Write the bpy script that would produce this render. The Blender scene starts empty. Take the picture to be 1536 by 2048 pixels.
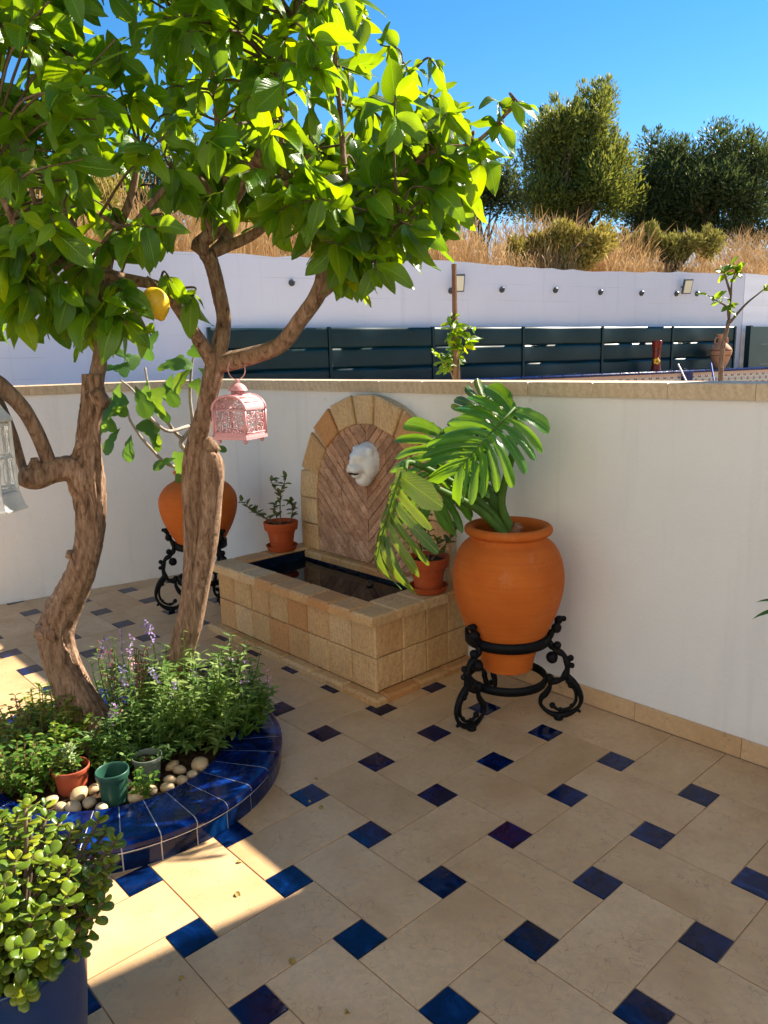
import bpy, math, random
import numpy as np
from mathutils import Vector, Matrix, Quaternion

random.seed(11)
rng = np.random.default_rng(11)
D2R = math.pi / 180
scene = bpy.context.scene
COL = scene.collection

# ------------------------------------------------------------------ camera
CAM_H = 1.6441
PITCH, ROLL, FPX = 0.19869, -0.024397, 1520.53
_F = Vector((0, math.cos(PITCH), -math.sin(PITCH)))
_u = Vector((0, math.sin(PITCH), math.cos(PITCH)))
_r = Vector((1, 0, 0))
_R = math.cos(ROLL) * _r + math.sin(ROLL) * _u
_U = -math.sin(ROLL) * _r + math.cos(ROLL) * _u
CAM = Vector((0, 0, CAM_H))
cd = bpy.data.cameras.new('camera')
cd.sensor_fit = 'HORIZONTAL'; cd.sensor_width = 36.0; cd.lens = FPX / 1536 * 36
cd.clip_start = 0.05; cd.clip_end = 2000
cam = bpy.data.objects.new('camera', cd); COL.objects.link(cam)
M = Matrix((( _R.x, _U.x, -_F.x), (_R.y, _U.y, -_F.y), (_R.z, _U.z, -_F.z))).to_4x4()
M.translation = CAM
cam.matrix_world = M
scene.camera = cam
scene.render.resolution_x = 768; scene.render.resolution_y = 1024

# ------------------------------------------------------------------ sky, sun, exposure
SUN_AZ, SUN_EL = 33.5 * D2R, 40.4 * D2R          # azimuth measured from +X towards +Y
world = bpy.data.worlds.new('World'); scene.world = world; world.use_nodes = True
wn = world.node_tree
for n in list(wn.nodes): wn.nodes.remove(n)
sky = wn.nodes.new('ShaderNodeTexSky'); sky.sky_type = 'NISHITA'; sky.sun_disc = False
sky.sun_elevation = SUN_EL; sky.sun_rotation = math.pi / 2 - SUN_AZ
sky.air_density = 0.85; sky.dust_density = 0.0; sky.ozone_density = 2.5; sky.altitude = 0
bg = wn.nodes.new('ShaderNodeBackground'); bg.inputs['Strength'].default_value = 0.08
wo = wn.nodes.new('ShaderNodeOutputWorld')
hs_ = wn.nodes.new('ShaderNodeHueSaturation'); hs_.inputs['Hue'].default_value = 0.5; hs_.inputs['Saturation'].default_value = 1.35
wn.links.new(sky.outputs[0], hs_.inputs['Color']); wn.links.new(hs_.outputs[0], bg.inputs['Color']); wn.links.new(bg.outputs[0], wo.inputs['Surface'])
sd = bpy.data.lights.new('sun', 'SUN'); sd.energy = 5.0; sd.angle = 0.6 * D2R; sd.color = (1.0, 0.96, 0.90)
sun = bpy.data.objects.new('sun', sd); COL.objects.link(sun)
SUN = Vector((math.cos(SUN_EL) * math.cos(SUN_AZ), math.cos(SUN_EL) * math.sin(SUN_AZ), math.sin(SUN_EL)))
sun.rotation_euler = (-SUN).to_track_quat('-Z', 'Y').to_euler(); sun.location = (6, 4, 8)
scene.view_settings.view_transform = 'Standard'; scene.view_settings.look = 'None'
scene.view_settings.gamma = 1.0; scene.view_settings.exposure = 1.6
scene.view_settings.use_white_balance = True; scene.view_settings.white_balance_temperature = 7300; scene.view_settings.white_balance_tint = 10
scene.render.engine = 'CYCLES'
scene.cycles.max_bounces = 7; scene.cycles.diffuse_bounces = 4; scene.cycles.transmission_bounces = 4
scene.cycles.transparent_max_bounces = 6

# ------------------------------------------------------------------ helpers
def at(u, v, y):
    """point of the place seen at photograph position (u, v), standing y metres deep"""
    d = _F + (u - 768) / FPX * _R + (1024 - v) / FPX * _U
    return CAM + d * (y / d.y)
def atz(u, v, z):
    d = _F + (u - 768) / FPX * _R + (1024 - v) / FPX * _U
    return CAM + d * ((z - CAM_H) / d.z)
def project(p):
    q = Vector(p) - CAM; z = q.dot(_F)
    if z <= 0.05: return None
    return 768 + FPX * q.dot(_R) / z, 1024 - FPX * q.dot(_U) / z, z

def wloc(o):
    p = Vector((0, 0, 0))
    while o is not None:
        p += o.location; o = o.parent
    return p
def link(name, me, parent=None, loc=(0, 0, 0)):
    o = bpy.data.objects.new(name, me); COL.objects.link(o)
    o.location = loc
    if parent is not None: o.parent = parent
    return o
def tag(o, label=None, cat=None, group=None, kind=None):
    if label: o['label'] = label
    if cat: o['category'] = cat
    if group: o['group'] = group
    if kind: o['kind'] = kind
    return o
def thing(name, label, cat, loc=(0, 0, 0), group=None):
    return tag(link(name, None, None, loc), label, cat, group)
def struct(o): o['kind'] = 'structure'; return o
def make_mesh(name, V, F, mat=None, smooth=False, uv=None):
    me = bpy.data.meshes.new(name)
    me.from_pydata([tuple(v) for v in V], [], [tuple(f) for f in F])
    if smooth: me.polygons.foreach_set('use_smooth', [True] * len(me.polygons))
    if uv is not None:
        l = me.uv_layers.new(name='UVMap')
        idx = np.zeros(len(me.loops), dtype=np.int32); me.loops.foreach_get('vertex_index', idx)
        l.data.foreach_set('uv', np.asarray(uv, dtype=np.float32)[idx].ravel())
    if mat: me.materials.append(mat)
    me.update()
    return me
def np_mesh(name, V, Q, mat, smooth=False, uv=None):
    """fast builder: V (n,3), Q (m,k) faces with k corners"""
    V = np.asarray(V, dtype=np.float32); Q = np.asarray(Q, dtype=np.int32)
    me = bpy.data.meshes.new(name); k = Q.shape[1]
    me.vertices.add(len(V)); me.vertices.foreach_set('co', V.ravel())
    me.loops.add(Q.size); me.loops.foreach_set('vertex_index', Q.ravel())
    me.polygons.add(len(Q)); me.polygons.foreach_set('loop_start', np.arange(0, Q.size, k, dtype=np.int32))
    me.polygons.foreach_set('loop_total', np.full(len(Q), k, dtype=np.int32))
    if smooth: me.polygons.foreach_set('use_smooth', np.ones(len(Q), dtype=bool))
    if uv is not None:
        l = me.uv_layers.new(name='UVMap'); l.data.foreach_set('uv', np.asarray(uv, dtype=np.float32)[Q.ravel()].ravel())
    me.materials.append(mat); me.update(); me.validate()
    return me

def catmull(P, n=6):
    P = [np.array(p, float) for p in P]
    if len(P) < 3: 
        return [P[0] + (P[-1] - P[0]) * k / n for k in range(n + 1)]
    Q = [2 * P[0] - P[1]] + P + [2 * P[-1] - P[-2]]
    out = []
    for i in range(1, len(Q) - 2):
        for k in range(n):
            t = k / n
            out.append(0.5 * (2 * Q[i] + (Q[i + 1] - Q[i - 1]) * t + (2 * Q[i - 1] - 5 * Q[i] + 4 * Q[i + 1] - Q[i + 2]) * t * t
                              + (3 * Q[i] - Q[i - 1] - 3 * Q[i + 1] + Q[i + 2]) * t ** 3))
    out.append(P[-1])
    return out

class MB:
    def __init__(s): s.v = []; s.f = []; s.uv = []
    def add(s, V, F):
        b = len(s.v); s.v += [tuple(v) for v in V]; s.f += [tuple(i + b for i in f) for f in F]
    def box(s, c, size, rz=0.0, mat=None):
        hx, hy, hz = size[0] / 2, size[1] / 2, size[2] / 2
        cz, sz = math.cos(rz), math.sin(rz); V = []
        for dz in (-hz, hz):
            for dx, dy in ((-hx, -hy), (hx, -hy), (hx, hy), (-hx, hy)):
                V.append((c[0] + dx * cz - dy * sz, c[1] + dx * sz + dy * cz, c[2] + dz))
        s.add(V, [(0, 3, 2, 1), (4, 5, 6, 7), (0, 1, 5, 4), (1, 2, 6, 5), (2, 3, 7, 6), (3, 0, 4, 7)])
    def tube(s, P, R, n=8, caps=True, closed=False, flat=1.0, wobble=0.0):
        P = [Vector(p) for p in P]; m = len(P)
        if not hasattr(R, '__len__'): R = [R] * m
        if closed: T = [(P[(i + 1) % m] - P[i - 1]).normalized() for i in range(m)]
        else: T = [(P[min(i + 1, m - 1)] - P[max(i - 1, 0)]).normalized() for i in range(m)]
        a = T[0].orthogonal().normalized(); V = []
        for i in range(m):
            a = (a - T[i] * a.dot(T[i]))
            a = a.normalized() if a.length > 1e-6 else T[i].orthogonal().normalized()
            b = T[i].cross(a)
            for k in range(n):
                ph = 2 * math.pi * k / n
                rr = R[i] * (1 + (random.uniform(-wobble, wobble) if wobble else 0))
                V.append(P[i] + a * (math.cos(ph) * rr) + b * (math.sin(ph) * rr * flat))
        F = []
        for i in range(m if closed else m - 1):
            j = (i + 1) % m
            for k in range(n):
                F.append((i * n + k, i * n + (k + 1) % n, j * n + (k + 1) % n, j * n + k))
        if caps and not closed:
            F.append(tuple(range(n - 1, -1, -1))); F.append(tuple((m - 1) * n + k for k in range(n)))
        s.add(V, F)
    def lathe(s, prof, c=(0, 0, 0), n=32):
        V = []; F = []; m = len(prof)
        for r, z in prof:
            for k in range(n):
                ph = 2 * math.pi * k / n; V.append((c[0] + r * math.cos(ph), c[1] + r * math.sin(ph), c[2] + z))
        for i in range(m - 1):
            for k in range(n): F.append((i * n + k, i * n + (k + 1) % n, (i + 1) * n + (k + 1) % n, (i + 1) * n + k))
        s.add(V, F)
    def ball(s, c, r, nu=10, nv=6, sc=(1, 1, 1)):
        V = [(c[0], c[1], c[2] - r * sc[2])]; F = []
        for j in range(1, nv):
            th = math.pi * j / nv - math.pi / 2
            for k in range(nu):
                ph = 2 * math.pi * k / nu
                V.append((c[0] + r * sc[0] * math.cos(th) * math.cos(ph), c[1] + r * sc[1] * math.cos(th) * math.sin(ph), c[2] + r * sc[2] * math.sin(th)))
        V.append((c[0], c[1], c[2] + r * sc[2])); t = len(V) - 1
        for k in range(nu):
            F.append((0, 1 + (k + 1) % nu, 1 + k)); F.append((t, t - nu + k, t - nu + (k + 1) % nu))
        for j in range(nv - 2):
            for k in range(nu):
                F.append((1 + j * nu + k, 1 + j * nu + (k + 1) % nu, 1 + (j + 1) * nu + (k + 1) % nu, 1 + (j + 1) * nu + k))
        s.add(V, F)
    def build(s, name, mat, parent=None, smooth=False):
        off = wloc(parent) if parent else Vector((0, 0, 0))
        V = np.array(s.v) - np.array(off)
        return link(name, make_mesh(name, V, s.f, mat, smooth), parent)

def inset2(P, d):
    m = len(P); out = []
    for i in range(m):
        a, b, c = np.array(P[i - 1]), np.array(P[i]), np.array(P[(i + 1) % m])
        e1 = (b - a) / (np.linalg.norm(b - a) + 1e-9); e2 = (c - b) / (np.linalg.norm(c - b) + 1e-9)
        n1 = np.array([-e1[1], e1[0]]); n2 = np.array([-e2[1], e2[0]])
        k = n1 + n2; den = 1 + n1.dot(n2)
        out.append(b + k / max(den, 0.3) * d)
    return out
def clip_half(P, n, c):
    """keep n.p >= c"""
    out = []
    for i in range(len(P)):
        a, b = np.array(P[i]), np.array(P[(i + 1) % len(P)])
        da, db = n[0] * a[0] + n[1] * a[1] - c, n[0] * b[0] + n[1] * b[1] - c
        if da >= 0: out.append(a)
        if da * db < 0: out.append(a + (b - a) * (da / (da - db)))
    return out
def clean(P, eps=0.004):
    out = []
    for p in P:
        if not out or np.linalg.norm(np.array(p) - out[-1]) > eps: out.append(np.array(p))
    if len(out) > 1 and np.linalg.norm(out[0] - out[-1]) < eps: out.pop()
    return out
def area2(P): return 0.5 * sum(P[i - 1][0] * P[i][1] - P[i][0] * P[i - 1][1] for i in range(len(P)))
def slab(name, P2, frame, thick, bevel, mat, parent, gap=0.0, label=None, jig=0.0):
    """chamfered plate: polygon P2 in the plane of frame (origin, ax, ay, normal), rising thick along normal"""
    P2 = clean(P2)
    if len(P2) < 3: return None
    if area2(P2) < 0: P2 = P2[::-1]
    if gap: P2 = inset2(P2, gap)
    if area2(P2) < 2e-4: return None
    O, ax, ay, nz = [Vector(x) for x in frame]
    c = np.mean(P2, axis=0); base = O + ax * c[0] + ay * c[1]
    m = len(P2); In = inset2(P2, bevel); V = []
    tz = [random.uniform(-jig, jig) if jig else 0 for _ in range(m)]
    for ring, h in ((P2, 0.0), (P2, thick - bevel), (In, thick)):
        for i, p in enumerate(ring):
            q = p - c; V.append(ax * q[0] + ay * q[1] + nz * (h + (tz[i] if h else 0)))
    F = [tuple(range(2 * m, 3 * m))]
    for k in (0, 1):
        for i in range(m): F.append((k * m + i, k * m + (i + 1) % m, (k + 1) * m + (i + 1) % m, (k + 1) * m + i))
    flip = ax.cross(ay).dot(nz) < 0
    if flip: F = [f[::-1] for f in F]
    me = make_mesh(name, V, F, mat)
    o = link(name, me, parent, base - (wloc(parent) if parent else Vector((0, 0, 0))))
    if label: o['label'] = label
    return o

# ------------------------------------------------------------------ materials
class NT:
    def __init__(s, name):
        s.m = bpy.data.materials.new(name); s.m.use_nodes = True; s.t = s.m.node_tree
        s.b = s.t.nodes['Principled BSDF']; s.o = s.t.nodes['Material Output']
    def n(s, typ, **kw):
        x = s.t.nodes.new(typ)
        for k, v in kw.items(): setattr(x, k, v)
        return x
    def l(s, a, b): s.t.links.new(a, b)
    def coord(s, kind='Object', scale=(1, 1, 1), rand=True, rot=(0, 0, 0)):
        tc = s.n('ShaderNodeTexCoord'); src = tc.outputs[kind]
        if rand:
            oi = s.n('ShaderNodeObjectInfo'); mu = s.n('ShaderNodeMath', operation='MULTIPLY'); mu.inputs[1].default_value = 37.0
            s.l(oi.outputs['Random'], mu.inputs[0]); ad = s.n('ShaderNodeVectorMath', operation='ADD')
            s.l(src, ad.inputs[0]); s.l(mu.outputs[0], ad.inputs[1]); src = ad.outputs[0]
        mp = s.n('ShaderNodeMapping'); mp.inputs['Scale'].default_value = scale; mp.inputs['Rotation'].default_value = rot
        s.l(src, mp.inputs['Vector']); return mp.outputs[0]
    def noise(s, vec, scale, detail=4, rough=0.55, dist=0.0):
        x = s.n('ShaderNodeTexNoise'); x.inputs['Scale'].default_value = scale; x.inputs['Detail'].default_value = detail
        x.inputs['Roughness'].default_value = rough; x.inputs['Distortion'].default_value = dist
        s.l(vec, x.inputs['Vector']); return x.outputs['Fac']
    def ramp(s, fac, stops):
        x = s.n('ShaderNodeValToRGB'); e = x.color_ramp.elements
        while len(e) < len(stops): e.new(0.5)
        for i, (p, c) in enumerate(stops):
            e[i].position = p; e[i].color = (*c, 1) if len(c) == 3 else c
        s.l(fac, x.inputs[0]); return x.outputs[0]
    def mix(s, fac, a, b, mode='MIX'):
        x = s.n('ShaderNodeMix'); x.data_type = 'RGBA'; x.blend_type = mode
        for sock, val in ((x.inputs[0], fac), (x.inputs[6], a), (x.inputs[7], b)):
            if hasattr(val, 'is_linked') or hasattr(val, 'links'): s.l(val, sock)
            elif isinstance(val, (int, float)): sock.default_value = val
            else: sock.default_value = (*val, 1)
        return x.outputs[2]
    def rnd(s): return s.n('ShaderNodeObjectInfo').outputs['Random']
    def bump(s, h, strength=0.3, dist=0.01):
        x = s.n('ShaderNodeBump'); x.inputs['Strength'].default_value = strength; x.inputs['Distance'].default_value = dist
        s.l(h, x.inputs['Height']); s.l(x.outputs[0], s.b.inputs['Normal']); return x
    def base(s, c):
        if isinstance(c, tuple): s.b.inputs['Base Color'].default_value = (*c, 1)
        else: s.l(c, s.b.inputs['Base Color'])
    def set(s, rough=0.5, spec=0.5, metal=0.0, coat=0.0):
        s.b.inputs['Roughness'].default_value = rough; s.b.inputs['Specular IOR Level'].default_value = spec
        s.b.inputs['Metallic'].default_value = metal; s.b.inputs['Coat Weight'].default_value = coat; s.b.inputs['Coat Roughness'].default_value = 0.05
        return s

def m_limestone():
    k = NT('limestone'); v = k.coord(scale=(1, 1, 1))
    big = k.noise(v, 3.0, 4, 0.6, 0.4); fine = k.noise(v, 45, 5, 0.65); mid = k.noise(v, 11, 5, 0.6, 1.2)
    c = k.ramp(big, [(0.3, (0.52, 0.315, 0.145)), (0.5, (0.62, 0.405, 0.21)), (0.72, (0.69, 0.48, 0.27))])
    t = k.ramp(k.rnd(), [(0.0, (0.84, 0.78, 0.70)), (0.3, (0.98, 0.93, 0.88)), (0.6, (0.92, 0.88, 0.85)), (0.8, (1.0, 0.98, 0.98)), (1.0, (1.06, 1.02, 0.98))])
    c = k.mix(1.0, c, t, 'MULTIPLY')
    c = k.mix(k.ramp(fine, [(0.35, (0.4,) * 3), (0.62, (0, 0, 0))]), c, (0.40, 0.29, 0.18))
    # fossil veins and scuffs
    vo = k.n('ShaderNodeTexVoronoi'); vo.feature = 'DISTANCE_TO_EDGE'; vo.inputs['Scale'].default_value = 26
    mm = k.n('ShaderNodeVectorMath', operation='ADD'); nn = k.n('ShaderNodeTexNoise'); nn.inputs['Scale'].default_value = 14; k.l(v, nn.inputs['Vector'])
    sc = k.n('ShaderNodeVectorMath', operation='SCALE'); sc.inputs['Scale'].default_value = 0.09; k.l(nn.outputs['Color'], sc.inputs[0])
    k.l(v, mm.inputs[0]); k.l(sc.outputs[0], mm.inputs[1]); k.l(mm.outputs[0], vo.inputs['Vector'])
    crack = k.ramp(vo.outputs['Distance'], [(0.0, (1, 1, 1)), (0.035, (0, 0, 0))])
    gate = k.ramp(mid, [(0.47, (0, 0, 0)), (0.62, (0.75,) * 3)])
    c = k.mix(k.mix(1.0, crack, gate, 'MULTIPLY'), c, (0.27, 0.18, 0.10))
    spots = k.ramp(k.noise(v, 160, 2, 0.5), [(0.70, (0, 0, 0)), (0.76, (0.5,) * 3)])
    c = k.mix(spots, c, (0.24, 0.16, 0.09))
    k.base(c); k.set(0.42, 0.45); k.l(k.ramp(mid, [(0.3, (0.34,) * 3), (0.7, (0.52,) * 3)]), k.b.inputs['Roughness'])
    k.bump(fine, 0.12, 0.004); return k.m
def m_glaze(name, c0, c1, c2, rough=0.1):
    k = NT(name); v = k.coord(scale=(1, 1, 1))
    a = k.noise(v, 9, 4, 0.6, 1.5); f = k.noise(v, 26, 3, 0.5, 0.5)
    c = k.ramp(a, [(0.36, c0), (0.55, c1), (0.72, c2)])
    t = k.ramp(k.rnd(), [(0, (0.55, 0.55, 0.6)), (0.5, (0.9, 0.9, 0.95)), (1, (1.35, 1.3, 1.2))])
    k.base(k.mix(1.0, c, t, 'MULTIPLY')); k.set(rough, 0.26); k.bump(f, 0.09, 0.01); return k.m
def m_plaster(name='white_plaster', col=(0.81, 0.785, 0.735)):
    k = NT(name); v = k.coord(rand=False)
    a = k.noise(v, 1.4, 5, 0.6); f = k.noise(v, 60, 4, 0.6)
    c = k.ramp(a, [(0.3, tuple(x * 0.93 for x in col)), (0.7, col)])
    pit = k.ramp(k.noise(v, 7.5, 2, 0.4), [(0.735, (0, 0, 0)), (0.76, (0.35,) * 3)])
    c = k.mix(pit, c, tuple(x * 0.7 for x in col))
    drip = k.ramp(k.noise(k.coord(scale=(9, 9, 0.7), rand=False), 1.0, 4, 0.6), [(0.54, (0, 0, 0)), (0.78, (0.4,) * 3)])
    c = k.mix(drip, c, tuple(x * 0.72 for x in col))
    damp = k.n('ShaderNodeTexCoord'); sz = k.n('ShaderNodeSeparateXYZ'); k.l(damp.outputs['Object'], sz.inputs[0])
    low = k.ramp(sz.outputs[2], [(0.0, (0.5,) * 3), (0.22, (0, 0, 0))]); sp = k.ramp(k.noise(v, 5, 5, 0.65), [(0.45, (0, 0, 0)), (0.7, (0.6,) * 3)])
    c = k.mix(k.mix(1.0, low, sp, 'MULTIPLY'), c, (0.50, 0.42, 0.33))
    k.base(c); k.set(0.75, 0.3)
    h = k.mix(0.3, k.noise(v, 6.0, 5, 0.6, 1.0), f); k.bump(h, 0.45, 0.012); return k.m
def m_stone(name, cols, grain=(3, 14, 3), rough=0.6, bump=0.35, dark=(0.2, 0.11, 0.05)):
    k = NT(name); v = k.coord(); vg = k.coord(scale=grain, rot=(0.3, 0.2, 0.5))
    w = k.n('ShaderNodeTexWave'); w.inputs['Scale'].default_value = 2.0; w.inputs['Distortion'].default_value = 7; w.inputs['Detail'].default_value = 4
    w.inputs['Detail Scale'].default_value = 1.6; k.l(vg, w.inputs['Vector'])
    a = k.noise(v, 5, 4, 0.6, 0.6); f = k.noise(v, 60, 4, 0.6)
    c = k.ramp(k.rnd(), [(i / (len(cols) - 1), x) for i, x in enumerate(cols)])
    c = k.mix(k.ramp(w.outputs['Fac'], [(0.2, (0.0,) * 3), (0.9, (0.38,) * 3)]), c, k.mix(0.5, c, dark))
    c = k.mix(k.ramp(a, [(0.35, (0.5,) * 3), (0.65, (0, 0, 0))]), c, k.mix(0.45, c, dark))
    c = k.mix(k.ramp(f, [(0.35, (0.35,) * 3), (0.55, (0, 0, 0))]), c, dark)
    k.base(c); k.set(rough, 0.35); k.bump(k.mix(0.5, w.outputs['Fac'], f), bump, 0.004); return k.m
def m_travertine():
    k = NT('brown_travertine'); v = k.coord(); vs = k.coord(scale=(16, 16, 16))
    a = k.noise(v, 9, 5, 0.65, 1.0); f = k.noise(v, 80, 4, 0.7)
    c = k.ramp(a, [(0.3, (0.28, 0.135, 0.075)), (0.5, (0.46, 0.26, 0.155)), (0.7, (0.60, 0.38, 0.25))])
    c = k.mix(1.0, c, k.ramp(k.rnd(), [(0, (0.75, 0.72, 0.7)), (1, (1.2, 1.15, 1.1))]), 'MULTIPLY')
    p = k.ramp(f, [(0.33, (0.8,) * 3), (0.45, (0, 0, 0))])
    k.base(k.mix(p, c, (0.07, 0.035, 0.02))); k.set(0.8, 0.2); k.bump(k.mix(0.5, f, a), 0.7, 0.006); return k.m
def m_terracotta(name='terracotta', c0=(0.46, 0.098, 0.012), c1=(0.56, 0.135, 0.018), stain=0.5):
    k = NT(name); v = k.coord(); ring = k.coord(scale=(0.6, 0.6, 30), rand=True)
    a = k.noise(v, 4, 5, 0.6, 0.5); r = k.noise(ring, 3.0, 3, 0.5); f = k.noise(v, 90, 3, 0.6)
    c = k.ramp(a, [(0.3, c0), (0.7, c1)])
    c = k.mix(k.ramp(r, [(0.3, (0.25,) * 3), (0.6, (0, 0, 0))]), c, tuple(x * 0.7 for x in c0))
    st = k.ramp(k.noise(v, 3.2, 4, 0.7, 1.0), [(0.62, (0, 0, 0)), (0.75, (stain,) * 3)])
    c = k.mix(st, c, (0.34, 0.17, 0.09))
    bl = k.ramp(k.noise(v, 7, 5, 0.7, 0.6), [(0.58, (0, 0, 0)), (0.8, (0.28,) * 3)])
    c = k.mix(bl, c, (0.62, 0.40, 0.26))
    k.base(c); k.set(0.78, 0.25); k.bump(k.mix(0.35, r, f), 0.22, 0.005); return k.m
def m_plain(name, col, rough=0.5, spec=0.5, metal=0.0, var=0.15, scale=20, bump=0.08, coat=0.0):
    k = NT(name); v = k.coord(); a = k.noise(v, scale, 4, 0.6)
    k.base(k.ramp(a, [(0.3, tuple(x * (1 - var) for x in col)), (0.7, tuple(min(1, x * (1 + var)) for x in col))]))
    k.set(rough, spec, metal, coat)
    if bump: k.bump(a, bump, 0.004)
    return k.m
def m_leaf(name, c_dark, c_mid, c_light, trans, tfac=0.42, rough=0.38, veins=True, spec=0.5):
    k = NT(name); uvn = k.n('ShaderNodeTexCoord'); uv = uvn.outputs['UV']
    sep = k.n('ShaderNodeSeparateXYZ'); k.l(uv, sep.inputs[0])
    v = k.coord(); a = k.noise(v, 14, 3, 0.5)
    geo = k.n('ShaderNodeNewGeometry')
    c = k.ramp(geo.outputs['Random Per Island'], [(0.0, c_dark), (0.5, c_mid), (0.88, c_light), (1.0, tuple(min(1, x * 1.3) for x in c_light))])
    c2 = k.ramp(k.rnd(), [(0.0, (0.55, 0.7, 0.7)), (0.4, (0.95, 0.97, 1)), (0.75, (1.1, 1.08, 0.9)), (1.0, (1.8, 1.4, 0.8))])
    c = k.mix(1.0, c, c2, 'MULTIPLY')
    c = k.mix(k.ramp(a, [(0.3, (0.35,) * 3), (0.6, (0, 0, 0))]), c, c_dark)
    if veins:
        # midrib: |u-0.5| ; side veins: slanted stripes
        mth = k.n('ShaderNodeMath', operation='SUBTRACT'); mth.inputs[1].default_value = 0.5; k.l(sep.outputs[0], mth.inputs[0])
        ab = k.n('ShaderNodeMath', operation='ABSOLUTE'); k.l(mth.outputs[0], ab.inputs[0])
        rib = k.ramp(ab.outputs[0], [(0.0, (1, 1, 1)), (0.045, (0, 0, 0))])
        mul = k.n('ShaderNodeMath', operation='MULTIPLY_ADD'); mul.inputs[1].default_value = -0.75; k.l(ab.outputs[0], mul.inputs[0]); k.l(sep.outputs[1], mul.inputs[2])
        m2 = k.n('ShaderNodeMath', operation='MULTIPLY'); m2.inputs[1].default_value = 11.0; k.l(mul.outputs[0], m2.inputs[0])
        fr = k.n('ShaderNodeMath', operation='PINGPONG'); fr.inputs[1].default_value = 0.5; k.l(m2.outputs[0], fr.inputs[0])
        sv = k.ramp(fr.outputs[0], [(0.0, (0.55,) * 3), (0.09, (0, 0, 0))])
        vein = k.mix(1.0, rib, sv, 'LIGHTEN')
        c = k.mix(k.mix(0.7, (0, 0, 0), vein), c, tuple(min(1, x * 1.9 + 0.05) for x in c_light))
        k.bump(k.mix(0.5, fr.outputs[0], rib), 0.6, 0.006)
    k.base(c); k.set(rough, spec)
    tr = k.n('ShaderNodeBsdfTranslucent')
    tc = k.mix(0.55, c, trans); tc = k.mix(1.0, tc, c2, 'MULTIPLY')
    k.l(tc, tr.inputs['Color'])
    mx = k.n('ShaderNodeMixShader'); mx.inputs[0].default_value = tfac
    k.l(k.b.outputs[0], mx.inputs[1]); k.l(tr.outputs[0], mx.inputs[2]); k.l(mx.outputs[0], k.o.inputs['Surface'])
    return k.m
def m_bark():
    k = NT('bark'); v = k.coord(scale=(34, 34, 9), rand=False); w = k.coord(rand=False)
    a = k.noise(v, 1.6, 6, 0.65, 0.8); b = k.noise(w, 5, 4, 0.6); f = k.noise(w, 90, 4, 0.6)
    c = k.ramp(a, [(0.33, (0.045, 0.025, 0.015)), (0.43, (0.16, 0.092, 0.055)), (0.56, (0.27, 0.17, 0.108)), (0.72, (0.40, 0.28, 0.20))])
    c = k.mix(k.ramp(b, [(0.45, (0, 0, 0)), (0.7, (0.4,) * 3)]), c, (0.30, 0.185, 0.115))
    k.base(c); k.set(0.85, 0.2); k.bump(k.mix(0.4, a, f), 0.8, 0.012); return k.m

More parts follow.
